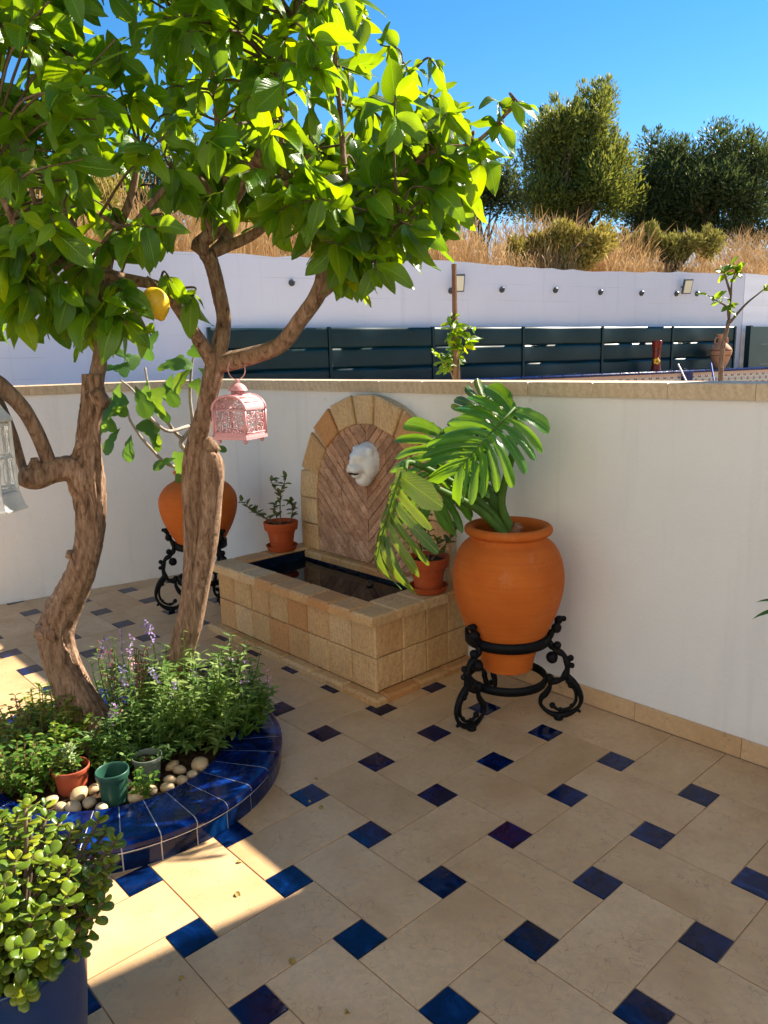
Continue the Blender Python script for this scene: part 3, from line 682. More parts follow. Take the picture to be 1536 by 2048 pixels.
def rand_dirs(n):
    v = rng.normal(0, 1, (n, 3)); return v / np.linalg.norm(v, axis=1, keepdims=True)
def leaf_cloud(P, N, L, Wd, up=0.4, along=None):
    """n rhombic two-sided leaves at points P, roughly normal N"""
    n = len(P); d = rand_dirs(n) if along is None else along + rand_dirs(n) * 0.6
    d[:, 2] += up; d /= np.linalg.norm(d, axis=1, keepdims=True)
    s = np.cross(d, N + rand_dirs(n) * 0.8); s /= (np.linalg.norm(s, axis=1, keepdims=True) + 1e-9)
    L = L * rng.uniform(0.65, 1.25, (n, 1)); Wd = Wd * rng.uniform(0.7, 1.2, (n, 1))
    nn = np.cross(s, d)
    V = np.stack([P, P + d * L * 0.5 + s * Wd * 0.5 + nn * Wd * 0.2, P + d * L, P + d * L * 0.5 - s * Wd * 0.5 + nn * Wd * 0.2], 1).reshape(-1, 3)
    Q = np.arange(4 * n).reshape(n, 4); return V, Q
def crown_points(blobs, n, shell=0.25):
    w = np.array([b[3] * b[4] * b[5] for b in blobs]) ** 0.7; w /= w.sum()
    idx = rng.choice(len(blobs), n, p=w); B = np.array(blobs)[idx]
    d = rand_dirs(n); r = (shell + (1 - shell) * rng.random((n, 1))) * (1 + rng.normal(0, 0.06, (n, 1)))
    return B[:, :3] + d * r * B[:, 3:6], d
def bush_tree(name, label, cat, base, blobs, n, L, Wd, mat, group, trunk_r=0.09, up=0.5, sprigs=0):
    root = thing(name, label, cat, base, group)
    mb = MB(); b = Vector(base)
    tips = [Vector(x[:3]) for x in blobs]
    for k, tp in enumerate(tips[:14]):
        mid = b + (tp - b) * 0.45 + Vector((random.uniform(-.15, .15), random.uniform(-.15, .15), 0.1))
        P = catmull([b + Vector((random.uniform(-.08, .08), random.uniform(-.08, .08), -0.15)), mid, tp], 5)
        mb.tube(P, list(np.linspace(trunk_r, trunk_r * 0.2, len(P))), 6)
    mb.build('trunk', MAT['twig'], root, True)
    P, d = crown_points(blobs, n)
    if sprigs:
        # upright feathery shoots standing out of the outline
        Ps = []; ds = []
        for k in range(sprigs):
            bl = blobs[rng.integers(len(blobs))]; dd = rand_dirs(1)[0]; dd[2] = abs(dd[2]) * 0.8 + 0.25; dd /= np.linalg.norm(dd)
            o = np.array(bl[:3]) + dd * np.array(bl[3:6]) * 0.9
            axis = dd * 0.5 + np.array([0, 0, 1.0]); axis /= np.linalg.norm(axis)
            ln = rng.uniform(0.2, 0.5) * np.mean(bl[3:6])
            for q in range(26): Ps.append(o + axis * ln * rng.random() + rng.normal(0, 0.025, 3)); ds.append(axis)
        P = np.concatenate([P, np.array(Ps)]); d = np.concatenate([d, np.array(ds)])
    V, Q = leaf_cloud(P, d, L, Wd, up, d * 0.6)
    o = link('crown', np_mesh('crown', V - np.array(base), Q, MAT[mat]), root); o['kind'] = 'stuff'
    return root
def blob_set(c, R, n, rb, squash=1.0):
    out = []
    for k in range(n):
        d = rand_dirs(1)[0] * (rng.random() ** 0.4)
        out.append((c[0] + d[0] * R[0], c[1] + d[1] * R[1], c[2] + d[2] * R[2], rb * rng.uniform(.7, 1.25), rb * rng.uniform(.7, 1.25), rb * rng.uniform(.7, 1.3) * squash))
    return out
hb = at(1140, 470, 16.0); hb.z = 3.6
B1 = blob_set((at(1145, 345, 16).x, 16.0, at(1145, 345, 16).z), (1.12, 0.9, 1.12), 34, 0.40)
c_ = at(1190, 235, 16); B1 += [(c_.x, 16, c_.z, .45, .45, .65), (c_.x + .2, 16.1, c_.z + .35, .25, .3, .4), (at(1080, 290, 16).x, 15.7, at(1080, 290, 16).z, .4, .4, .5)]
B1 += [(at(u, v, 15.8).x, 15.8 + rng.uniform(-.3, .3), at(u, v, 15.8).z, .42, .4, .4) for u, v in ((1065, 400), (1110, 420), (1160, 425), (1210, 415), (1250, 390), (1090, 360), (1235, 340), (1180, 370))]
bush_tree('olive_tree', 'grey green olive tree with feathery top on the hillside, left of the wider one', 'tree', hb, B1, 42000, 0.10, 0.03, 'olive', 'trees on the hillside', 0.1, 0.7, 130)
hb = at(1410, 480, 17.0); hb.z = 3.7
B2 = blob_set((at(1410, 385, 17).x, 17.0, at(1410, 385, 17).z), (1.6, 1.1, 0.95), 46, 0.45)
c_ = at(1440, 270, 17); B2 += [(c_.x, 17, c_.z - .1, .5, .5, .42), (at(1310, 300, 17).x, 17, at(1310, 300, 17).z, .42, .4, .4), (at(1510, 330, 17).x, 17.2, at(1510, 330, 17).z, .5, .5, .5), (at(1300, 420, 17).x, 16.6, at(1300, 420, 17).z, .5, .5, .5)]
B2 += [(at(u, v, 16.8).x, 16.8 + rng.uniform(-.3, .3), at(u, v, 16.8).z, .5, .45, .42) for u, v in ((1268, 400), (1285, 360), (1275, 440), (1290, 450), (1340, 455), (1390, 460), (1440, 465), (1490, 470), (1540, 470), (1330, 400), (1480, 410), (1530, 400), (1400, 420))]
bush_tree('olive_tree', 'wide dark olive tree at the right of the hillside', 'tree', hb, B2, 56000, 0.10, 0.032, 'olive_dark', 'trees on the hillside', 0.1, 0.5, 120)
hb = at(1640, 470, 18.0); hb.z = 3.7
B3 = blob_set((at(1640, 390, 18).x, 18.0, at(1640, 390, 18).z), (1.3, 1.0, 0.9), 20, 0.55)
bush_tree('olive_tree', 'olive tree cut off by the right edge, behind the wide dark one', 'tree', hb, B3, 14000, 0.10, 0.034, 'olive', 'trees on the hillside', 0.1, 0.5, 50)
for lab, u, v, y, R, rb, n, mt, hz in (
    ('dark bushy shrub between the lemon tree and the feathery olive tree', 965, 385, 14.5, (0.55, .5, .4), 0.35, 5200, 'olive_dark', 3.4),
    ('low yellow scrub bush hanging over the middle of the white wall', 1130, 500, 10.9, (0.95, .2, .18), 0.18, 6200, 'scrub', 2.85),
    ('yellow green scrub bush in the grass below the wide olive tree', 1345, 500, 12.4, (1.0, .25, .15), 0.18, 5200, 'scrub', 3.0),
    ('yellow scrub bush seen behind the lemon tree branches', 560, 470, 10.5, (0.9, .4, .25), 0.3, 4200, 'scrub', 2.9),
    ('tall dark shrub on the hillside hidden by the lemon crown', 760, 400, 15.0, (1.2, .8, .6), 0.5, 6000, 'olive_dark', 3.5),
    ('golden scrub on the hillside at the far left behind the lemon crown', 120, 430, 9.5, (1.3, .5, .35), 0.35, 5200, 'scrub', 2.9),
    ('dark evergreen shrub on the hillside behind the left lemon crown', 330, 380, 12.5, (1.5, .8, .6), 0.5, 6000, 'olive_dark', 3.3)):
    c_ = at(u, v, y); b_ = Vector((c_.x, c_.y, hz))
    bush_tree('hillside_shrub', lab, 'shrub', b_, blob_set((c_.x, c_.y, c_.z), R, 11, rb), int(n * 1.7), 0.075, 0.03, mt, 'shrubs on the hillside', 0.03, 0.5, 24)
c_ = at(725, 548, 8.6)
bush_tree('trailing_weed', 'wispy weed hanging over the top of the white retaining wall', 'plant', Vector((c_.x, c_.y + 0.25, 2.72)), [(c_.x, c_.y + .02, c_.z + 0.05, .2, .06, .12), (c_.x + .1, c_.y, c_.z - 0.02, .14, .05, .1)], 260, 0.04, 0.016, 'olive', None, 0.008, -0.2)

# ------------------------------------------------------------------ fountain
fo = thing('wall_fountain', 'sandstone tiled wall fountain with arched back and dark water basin', 'fountain', W(-2.04, 0.4, 0))
A4 = lambda a, b, c, d: [np.array(p) for p in ((a, c), (b, c), (b, d), (a, d))]
mb = MB()
wall_box(mb, WP, WE, WN, -2.735, -1.328, 0.56, 0.669, -0.01, 0.389); wall_box(mb, WP, WE, WN, -2.735, -2.632, 0.002, 0.559, -0.01, 0.389)
wall_box(mb, WP, WE, WN, -1.498, -1.328, 0.002, 0.559, -0.01, 0.389); wall_box(mb, WP, WE, WN, -2.631, -1.499, 0.002, 0.1, -0.01, 0.389)
wall_box(mb, WP, WE, WN, -2.631, -1.499, 0.101, 0.559, -0.01, 0.12)
mb.build('core', MAT['stone_grout'], fo)
def row(a, b, w):
    n = max(1, round((b - a) / w)); e = [a + (b - a) * k / n for k in range(n + 1)]
    for k in range(1, n): e[k] += random.uniform(-0.006, 0.006)
    return list(zip(e[:-1], e[1:]))
zr = ((0.038, 0.212), (0.212, 0.387))
for z0, z1 in zr:
    for a, b in row(-2.757, -1.306, 0.172): slab('face_tile', A4(a, b, z0, z1), (W(0, 0.6695, 0), WE, UP, WN), 0.02, 0.006, MAT['sandstone'], fo, gap=0.002, jig=0.002)
    for a, b in row(0.0, 0.668, 0.165):
        slab('face_tile', A4(a, b, z0, z1), (W(-1.3275, 0, 0), WN, UP, WE), 0.02, 0.006, MAT['sandstone'], fo, gap=0.002, jig=0.002)
        slab('face_tile', A4(a, b, z0, z1), (W(-2.7355, 0, 0), WN, UP, -WE), 0.02, 0.006, MAT['sandstone'], fo, gap=0.002, jig=0.002)
for a, b in row(-2.82, -1.245, 0.25): slab('plinth_stone', A4(a, b, 0.671, 0.748), (W(0, 0, 0.0006), WE, WN, UP), 0.036, 0.012, MAT['sandstone'], fo, gap=0.0015, jig=0.001)
for s0, s1 in ((-1.326, -1.245), (-2.82, -2.737)):
    for a, b in row(0.0, 0.670, 0.24): slab('plinth_stone', A4(s0, s1, a, b), (W(0, 0, 0.0006), WE, WN, UP), 0.036, 0.012, MAT['sandstone'], fo, gap=0.0015, jig=0.001)
for a, b in row(-2.785, -1.283, 0.172): slab('rim_slab', A4(a, b, 0.562, 0.727), (W(0, 0, 0.3892), WE, WN, UP), 0.05, 0.010, MAT['sandstone'], fo, gap=0.001, jig=0.002)
for a, b in row(0.002, 0.561, 0.185):
    slab('rim_slab', A4(-2.785, -2.629, a, b), (W(0, 0, 0.3892), WE, WN, UP), 0.05, 0.010, MAT['sandstone'], fo, gap=0.001, jig=0.002)
    slab('rim_slab', A4(-1.502, -1.283, a, b), (W(0, 0, 0.3892), WE, WN, UP), 0.05, 0.010, MAT['sandstone'], fo, gap=0.001, jig=0.002)
for a, b in row(-2.628, -1.503, 0.2): slab('back_ledge_stone', A4(a, b, 0.002, 0.12), (W(0, 0, 0.3892), WE, WN, UP), 0.042, 0.010, MAT['sandstone'], fo, gap=0.001, jig=0.002)
for a, b in row(-2.625, -1.506, 0.14):
    slab('lining_tile', A4(a, b, 0.30, 0.43), (W(0, 0.5615, 0), WE, UP, -WN), 0.012, 0.002, MAT['navy'], fo, gap=0.001)
    slab('lining_tile', A4(a, b, 0.30, 0.388), (W(0, 0.1005, 0), WE, UP, WN), 0.012, 0.002, MAT['navy'], fo, gap=0.001)
for a, b in row(0.113, 0.549, 0.145):
    slab('lining_tile', A4(a, b, 0.30, 0.43), (W(-2.6285, 0, 0), WN, UP, WE), 0.012, 0.002, MAT['navy'], fo, gap=0.001)
    slab('lining_tile', A4(a, b, 0.30, 0.43), (W(-1.5025, 0, 0), WN, UP, -WE), 0.012, 0.002, MAT['navy'], fo, gap=0.001)
V = []; nx, ny = 24, 10
for j in range(ny + 1):
    for i in range(nx + 1): V.append(W(-2.618 + 1.105 * i / nx, 0.111 + 0.44 * j / ny, 0.372))
mb = MB(); mb.add(V, [(j * (nx + 1) + i, (j + 1) * (nx + 1) + i, (j + 1) * (nx + 1) + i + 1, j * (nx + 1) + i + 1) for j in range(ny) for i in range(nx)])
mb.build('water', MAT['water'], fo, True)
mb = MB(); pz = [W(-1.87, 0.2, 0.36), W(-1.87, 0.2, 0.385), W(-1.875, 0.215, 0.392), W(-1.88, 0.23, 0.386)]
mb.tube(catmull(pz, 4), 0.007, 8); mb.build('pump_nozzle', MAT['grey_metal'], fo, True)
# arched back
AC, AZ, RO, RI, ZB = -2.05, 0.79, 0.66, 0.487, 0.4325
def apt(r, a): return np.array((AC + r * math.cos(a * D2R), AZ + r * math.sin(a * D2R)))
arc = [np.array((AC + RO - .004, ZB)), ] + [apt(RO - 0.006, a) for a in range(0, 181, 6)] + [np.array((AC - RO + .004, ZB))]
slab('mortar_back', arc, (W(0, 0.0006, 0), WE, UP, WN), 0.048, 0.003, MAT['coping'], fo)
inner = [np.array((AC + RI, ZB)), ] + [apt(RI, a) for a in range(0, 181, 9)] + [np.array((AC - RI, ZB))]
AF = (W(0, 0.048, 0), WE, UP, WN)
for a0, a1 in ((15.5, 39), (41, 59.5), (61, 80), (82.5, 97.5), (100, 119), (120.5, 139), (141, 164.5)):
    slab('arch_stone', [apt(RI, a0), apt(RO, a0 + .6), apt(RO, a1 - .6), apt(RI, a1)], AF, 0.022, 0.007, MAT['sandstone'], fo, gap=0.001, jig=0.002)
for sg in (-1, 1):
    e0, e1 = AC + sg * RI, AC + sg * RO; lo, hi = min(e0, e1), max(e0, e1)
    for z0, z1 in ((ZB, 0.60), (0.602, 0.772), (0.774, 0.948)):
        P = A4(lo, hi, z0, z1)
        if z1 > 0.9:
            x = [apt(RI, 180 - 19 if sg < 0 else 19), apt(RO, 180 - 14 if sg < 0 else 14)]
            P = [np.array((e0, z0)), np.array((e1, z0)), x[1], x[0]]
        slab('arch_stone', P, AF, 0.022, 0.007, MAT['sandstone'], fo, gap=0.0015, jig=0.002)
# chevron strips of brown travertine, clipped to the arch
def clip_arch(P):
    for k in range(len(inner)):
        a, b = inner[k], inner[(k + 1) % len(inner)]; e = b - a; n = np.array((-e[1], e[0]))
        if np.linalg.norm(e) < 1e-6: continue
        P = clip_half(P, n, float(n.dot(a)))
        if len(P) < 3: return []
    return P
vs = 0.066
for sg in (-1, 1):
    for k in range(-14, 26):
        zc = 0.3 + k * vs; d = 0.0
        while d < 0.52:
            ln = random.uniform(0.16, 0.30); d2 = min(0.53, d + ln)
            P = [np.array((AC + sg * d, zc + d)), np.array((AC + sg * d2, zc + d2)), np.array((AC + sg * d2, zc + d2 + vs)), np.array((AC + sg * d, zc + d + vs))]
            if area2(P) < 0: P = P[::-1]
            P = clip_arch(P)
            if len(P) >= 3 and abs(area2(P)) > 3e-4:
                slab('travertine_strip', P, AF, 0.008 + random.uniform(0, 0.006), 0.0025, MAT['travertine'], fo, gap=0.0016, jig=0.0015)
            d = d2
# lion head spout
lh = thing('lion_head', 'white plaster lion head spout on the fountain arch', 'sculpture', W(-2.03, 0.055, 1.06))
EL = [((0, .03, .05), (.085, .092, .085)), ((0, .0, .0), (.118, .135, .07)), ((0, -.042, .118), (.052, .040, .060)), ((0, .042, .105), (.062, .030, .045)),
      ((0, .005, .13), (.022, .052, .045)), ((.024, -.050, .135), (.027, .026, .045)), ((-.024, -.050, .135), (.027, .026, .045)), ((0, -.092, .112), (.034, .022, .042)),
      ((.074, .078, .055), (.026, .032, .022)), ((-.074, .078, .055), (.026, .032, .022)), ((0, -.022, .172), (.024, .016, .016)), ((0, -.125, .05), (.062, .055, .06)), ((.07, -.03, .05), (.045, .08, .05)), ((-.07, -.03, .05), (.045, .08, .05))]
EC = np.array([e[0] for e in EL]); ER = np.array([e[1] for e in EL])
nth, nph = 56, 44; V = []; c0 = np.array((0, -.015, .045))
for j in range(nph + 1):
    pol = (j / nph) * 0.62 * math.pi
    for i in range(nth):
        az = 2 * math.pi * i / nth; d = np.array((math.sin(pol) * math.cos(az), math.sin(pol) * math.sin(az), math.cos(pol)))
        rs = np.linspace(0.02, 0.24, 90); Pq = c0 + d * rs[:, None]
        q = np.linalg.norm((Pq[:, None, :] - EC) / ER, axis=2); Fv = np.exp(-7 * (q - 1)).sum(1) - 1
        for ex in (-0.034, 0.034):
            Fv -= 1.6 * np.exp(-((Pq - np.array((ex, .020, .142))) ** 2).sum(1) / 0.011 ** 2)
        Fv -= 2.0 * np.exp(-((Pq - np.array((0, -.076, .165))) ** 2 / np.array((.04, .006, .04)) ** 2).sum(1))
        ok = np.where(Fv > 0)[0]; r = rs[ok[-1]] if len(ok) else 0.03
        p = c0 + d * r
        if p[2] < 0.085: p = c0 + d * r * (1 + 0.022 * math.sin(az * 21 + 2.5 * math.sin(pol * 7)) + 0.012 * math.sin(az * 37))
        p = p * 0.82; V.append(W(-2.03, 0.055, 1.06) + WE * p[0] + UP * p[1] + WN * max(p[2], -0.004) * 1.05)
mb = MB(); mb.add(V, [(j * nth + i, (j + 1) * nth + i, (j + 1) * nth + (i + 1) % nth, j * nth + (i + 1) % nth) for j in range(nph) for i in range(nth)])
mb.build('head', MAT['white_head'], lh, True)
mb = MB(); pc = W(-2.03, 0.055, 1.06) + UP * -0.062 + WN * 0.122
for k in range(2): mb.ball(pc + WE * (0.012 * (2 * k - 1)), 0.024, 10, 6, (1, 1, 0.32))
mb.build('mouth', MAT['black'], lh, True)

# ------------------------------------------------------------------ iron stands and clay urns
def stand(name, label, c, azs, sr=1.0, sz=1.0, rr=1.0):
    root = thing(name, label, 'plant stand', c, 'iron plant stands')
    cv = lambda x, y: ((x - 570) * .0005 * sr, (1880 - y) * .0005 * sz)
    main = [(1066, 905), (1018, 925), (1012, 985), (972, 1040), (945, 1100), (960, 1165), (1005, 1210), (1075, 1250), (1112, 1330), (1105, 1420), (1060, 1490), (950, 1525)]
    loop = [(1110, 1440), (1190, 1530), (1240, 1640), (1225, 1730), (1160, 1800), (1060, 1838), (960, 1825), (885, 1760), (885, 1690), (925, 1640), (960, 1570), (955, 1500)]
    inn = [(1150, 1530), (1192, 1600), (1192, 1690), (1140, 1760), (1050, 1790), (990, 1755)]
    for az in azs:
        rd = Vector((math.cos(az * D2R), math.sin(az * D2R), 0)); C0 = Vector(c)
        pt = lambda q: C0 + rd * cv(*q)[0] + UP * cv(*q)[1]
        mb = MB()
        P = catmull([pt(q) for q in main], 4); mb.tube(P, [0.011 + 0.006 * abs(math.sin(i * 0.55)) for i in range(len(P))], 8)
        P = catmull([pt(q) for q in loop], 4); mb.tube(P, [0.012 + 0.003 * math.sin(i * 0.4) for i in range(len(P))], 8)
        mb.tube(catmull([pt(q) for q in inn], 4), 0.008, 7)
        for x, y, r in ((1070, 908, .013), (1020, 1165, .019), (975, 1285, .028), (1140, 1275, .015), (1152, 1345, .013), (955, 1490, .022), (1008, 1000, .024), (1146, 1536, .015), (1160, 1735, .011), (988, 1752, .015), (1060, 1786, .012), (1030, 930, .016), (1130, 1500, .016)):
            mb.ball(pt((x, y)), r, 9, 6)
        mb.tube([pt((1190, 1755)), pt((1238, 1787))], [0.012, 0.007], 7)
        mb.lathe([(0.012, 0.03), (0.018, 0.024), (0.021, 0.012), (0.021, 0.0), (0, 0)], C0 + rd * cv(1045, 0)[0], 12)
        mb.build('leg', MAT['iron'], root, True)
    for r, z, h in ((0.187 * sr * rr, 0.39 * sz, 0.022), (0.175 * sr, 0.185 * sz, 0.018)):
        mb = MB(); mb.lathe([(r - .006, z - h), (r + .008, z - h), (r + .008, z + h), (r - .006, z + h), (r - .006, z - h)], c, 40); mb.build('ring', MAT['iron'], root, True)
    return root
C1 = Vector((0.553, 3.31, 0)); C2 = Vector((-1.235, 4.98, 0))
stand('plant_stand', 'black scrolled iron stand under the round clay urn right of the fountain', C1, (220, 343, 102))
stand('plant_stand', 'black scrolled iron stand under the clay urn in the corner, behind the trunk', C2, (196, 322, 78), 0.95, 1.17, 0.92)
def lathe_part(name, prof, c, mat, root, n=48, sub=3):
    P = [p[:2] for p in catmull([(r, z, 0) for r, z in prof], sub)]
    P = [(max(0.0, p[0]), p[1]) for p in P]
    mb = MB(); mb.lathe(P, c, n); return mb.build(name, mat, root, True)
def soil_disc(c, r, z, root, bumps=0.008, mat='soil'):
    V = [Vector((c[0], c[1], z + 0.01))]; F = []; n, m = 24, 5
    for j in range(1, m + 1):
        for k in range(n):
            ph = 2 * math.pi * k / n; rr = r * j / m
            V.append(Vector((c[0] + rr * math.cos(ph), c[1] + rr * math.sin(ph), z + random.uniform(-bumps, bumps))))
    for k in range(n):
        F.append((0, 1 + k, 1 + (k + 1) % n))
        for j in range(m - 1): F.append((1 + j * n + k, 1 + (j + 1) * n + k, 1 + (j + 1) * n + (k + 1) % n, 1 + j * n + (k + 1) % n))
    mb = MB(); mb.add(V, F); return mb.build('soil', MAT[mat], root)
mo = thing('potted_monstera', 'big split leaved plant in the round clay urn beside the fountain', 'potted plant', C1)
lathe_part('urn', [(0.02, .238), (.108, .238), (.116, .25), (.128, .30), (.150, .36), (.178, .41), (.212, .49), (.238, .57), (.250, .65), (.246, .715), (.230, .775), (.204, .818), (.180, .838), (.170, .852), (.174, .864), (.190, .873), (.196, .888), (.190, .903), (.174, .909), (.160, .902), (.152, .884), (.158, .84), (.17, .80)], C1, MAT['terracotta'], mo)
for z in (0.812, 0.735):
    pass
soil_disc(C1, 0.160, 0.835, mo)
fg = thing('potted_fig', 'young fig tree with lobed leaves in the clay urn in the wall corner', 'potted plant', C2)
lathe_part('urn', [(0.01, .345), (.080, .345), (.092, .37), (.122, .42), (.162, .485), (.205, .56), (.240, .645), (.256, .725), (.248, .79), (.212, .845), (.165, .878), (.135, .893), (.122, .91), (.128, .93), (.145, .94), (.145, .955), (.125, .96), (.108, .945), (.11, .91)], C2, MAT['terracotta'], fg)
soil_disc(C2, 0.112, 0.915, fg)

# ------------------------------------------------------------------ leaf meshes
def leaf_mesh(name, wr, fold, curl, wave, mat, rows=8, pw=0.85, tip=1.0, twist=0.0):
    """length 1 along +Y, width wr, midrib folded, curled along the length"""
    V = []; UVs = []; F = []
    xs = (-1, -0.55, 0, 0.55, 1)
    ph = random.uniform(0, 6)
    for j in range(rows + 1):
        t = j / rows
        w = wr * 0.5 * (math.sin(math.pi * min(1, t ** pw)) ** 0.75 if 0 < t < 1 else 0.0) * (1 - 0.12 * t)
        w = max(w, 0.012 if j == 0 else 0.002)
        a = curl * t * t; yy = t * (1 - 0.18 * abs(curl) * t); zz = -a * 0.5
        tw = twist * t
        for x in xs:
            px = x * w; pz = abs(x) * w * fold + wave * math.sin(t * 9 + ph + (1.3 if x > 0 else 0)) * abs(x) ** 2 * 0.35
            V.append((px * math.cos(tw) - pz * math.sin(tw), yy, zz + pz * math.cos(tw) + px * math.sin(tw))); UVs.append((0.5 + x * 0.5, t))
    k = len(xs)
    for j in range(rows):
        for i in range(k - 1): F.append((j * k + i, j * k + i + 1, (j + 1) * k + i + 1, (j + 1) * k + i))
    return make_mesh(name, V, F, mat, True, UVs)
def mesh_arrays(me):
    n = len(me.vertices); co = np.zeros(n * 3, np.float32); me.vertices.foreach_get('co', co)
    q = np.array([tuple(p.vertices) for p in me.polygons], dtype=np.int32)
    idx = np.zeros(len(me.loops), np.int32); me.loops.foreach_get('vertex_index', idx); uv = np.zeros(len(me.loops) * 2, np.float32)
    if me.uv_layers: me.uv_layers[0].data.foreach_get('uv', uv)
    U = np.zeros((n, 2), np.float32); U[idx] = uv.reshape(-1, 2)
    return co.reshape(-1, 3), q, U
def frame(d, nrm):
    d = d.normalized(); x = d.cross(nrm)
    if x.length < 1e-4: x = d.orthogonal()
    x.normalize(); n = x.cross(d); return Matrix((x, d, n)).transposed()
def scatter_leaves(root, leaves, variants, part, mat, maxn=295):
    """leaves: (pos, rot3x3, scale); the ones showing largest become single parts, the rest one mass"""
    off = wloc(root); arr = [mesh_arrays(m) for m in variants]; sc = []
    for L in leaves:
        q = project(L[0]); vis = q is not None and -30 < q[0] < 1566 and -30 < q[1] < 2078
        sc.append((L[2] / q[2]) * (1 if vis else 0.05) if q else 0)
    order = np.argsort(-np.array(sc)); single = set(order[:maxn].tolist())
    Vs, Qs, Us, b = [], [], [], 0
    for i, (p, R, s) in enumerate(leaves):
        k = i % len(variants)
        if i in single:
            o = bpy.data.objects.new(part, variants[k]); COL.objects.link(o)
            o.parent = root; Mx = (R * s).to_4x4(); Mx.translation = Vector(p) - off; o.matrix_local = Mx
        else:
            co, q, U = arr[k]; Rn = np.array(R) * s
            Vs.append(co @ Rn.T + np.array(Vector(p) - off)); Qs.append(q + b); Us.append(U); b += len(co)
    if Vs:
        o = link('foliage', np_mesh('foliage', np.concatenate(Vs), np.concatenate(Qs), mat, True, np.concatenate(Us)), root); o['kind'] = 'stuff'

# ------------------------------------------------------------------ monstera
def monstera_leaf(base, tip, nrm, half, mat, droop=0.25, nl=7, a0=108, seed=0, curl=0.0):
    rs_ = random.Random(seed); base, tip = Vector(base), Vector(tip); L = (tip - base).length
    R3 = frame(tip - base, Vector(nrm)); V = []; F = []; UVm = []
    for sd in (-1, 1):
        ys = [-0.02] + [0.04 + 0.86 * (k / nl) ** 1.05 for k in range(1, nl)] + [0.97]
        al = [min(140, a0 + 20)] + [a0 - (a0 - 26) * ((k - 1) / (nl - 1)) for k in range(1, nl + 1)]
        ln = [half * (0.60 + 0.48 * math.sin(math.pi * min(1, 0.12 + 0.78 * k / nl))) * (1 if k < nl else 0.45) for k in range(nl + 1)]
        ln = [l * rs_.uniform(0.88, 1.1) for l in ln]
        def bnd(k, r):
            a = al[k] * D2R - 0.35 * r * (al[k] > 40) * 0.6
            return np.array((sd * ln[k] * r * math.sin(a), L * ys[k] + ln[k] * r * math.cos(a)))
        for k in range(nl):
            st = len(V); rr = [0, .10, .16, .22, .30, .38, .46, .60, .75, .88, .96, 1.0]
            slit = 0.42 + rs_.uniform(-0.1, 0.16) + (0.3 if rs_.random() < .2 else 0); lc = rs_.uniform(-0.05, 0.28); lt = rs_.uniform(-.12, .12)
            for r in rr:
                if r <= .10 or .29 < r < slit: m = 0.0
                elif r <= .29: m = 0.16 if 0 < k < nl - 1 else 0.08
                else: m = 0.07 + 0.06 * r + (0.05 if r > .85 else 0) + (0.12 if r > .93 else 0) + (0.10 if r >= 1 else 0)
                if k == nl - 1: m *= 0.4
                A, B = bnd(k, r), bnd(k + 1, r)
                for f in (m, (0.5 + m) / 2, 0.5, 1 - (0.5 + m) / 2, 1 - m):
                    p = A + (B - A) * f
                    x, y = p; ax_ = abs(x) / (half + 1e-6)
                    z = -droop * half * (ax_ ** 2) * 0.9 + 0.10 * half * ax_ - 0.22 * droop * L * (max(0, y) / L) ** 2 - lc * half * r * r + 0.02 * half * math.sin(9 * f + k)
                    z -= curl * half * r ** 2; z += lt * half * r * (f - .5)
                    V.append(base + R3 @ Vector((x, y, z))); UVm.append((f, r))
            for i in range(len(rr) - 1):
                for j in range(4):
                    q = (st + i * 5 + j, st + i * 5 + j + 1, st + (i + 1) * 5 + j + 1, st + (i + 1) * 5 + j)
                    F.append(q if sd < 0 else q[::-1])
    o = link('leaf', make_mesh('leaf', [v - wloc(mo) for v in V], F, MAT[mat], True, UVm), mo)
    # raised midrib
    mr = MB(); mr.tube([base + R3 @ Vector((0, L * t, 0.004 - 0.22 * droop * L * t * t)) for t in (0, .25, .5, .75, .95)], [.006, .005, .004, .003, .0015], 6); mr.build('midrib', MAT['stalk'], o, True)
    return o
TOC = lambda p: (CAM - Vector(p)).normalized()
p0, p1 = at(1030, 816, 3.22), at(905, 945, 3.08)
monstera_leaf(p0, p1, TOC(p0) + Vector((-0.1, 0, 0.55)), 0.215, 'monstera', 0.34, 10, seed=3)
p0, p1 = at(884, 862, 3.42), at(862, 1020, 3.30)
monstera_leaf(p0, p1, TOC(p0) + Vector((-0.25, 0, 0.25)), 0.24, 'monstera', 0.25, 10, seed=5)
p0, p1 = at(806, 942, 3.02), at(735, 1125, 2.98)
monstera_leaf(p0, p1, TOC(p0) * 0.6 + Vector((-1.2, 0, 0.1)), 0.21, 'monstera_old', 0.5, 8, a0=75, seed=9, curl=0.35)
p0, p1 = at(930, 930, 3.55), at(905, 1010, 3.60)
monstera_leaf(p0, p1, TOC(p0) + Vector((-0.8, 0, 0.1)), 0.15, 'monstera', 0.4, 6, seed=12)
p0, p1 = at(945, 850, 3.50), at(985, 775, 3.62)
monstera_leaf(p0, p1, TOC(p0) + Vector((0.2, 0, 0.5)), 0.14, 'monstera_old', 0.4, 6, seed=15)
sb = Vector((C1.x + 0.01, C1.y, 0.86))
def stalk(P, R):
    mb = MB(); Q = catmull(P, 6); mb.tube(Q, list(np.linspace(R[0], R[1], len(Q))), 9); mb.build('stalk', MAT['stalk'], mo, True)
stalk([sb + Vector((0, -.03, -.03)), at(960, 1022, 3.25), at(890, 985, 3.12), at(815, 950, 3.02)], (.021, .011))
stalk([sb + Vector((0.01, .0, -.03)), at(975, 1018, 3.3), at(900, 962, 3.25), at(822, 925, 3.15), at(810, 940, 3.1)], (.020, .009))
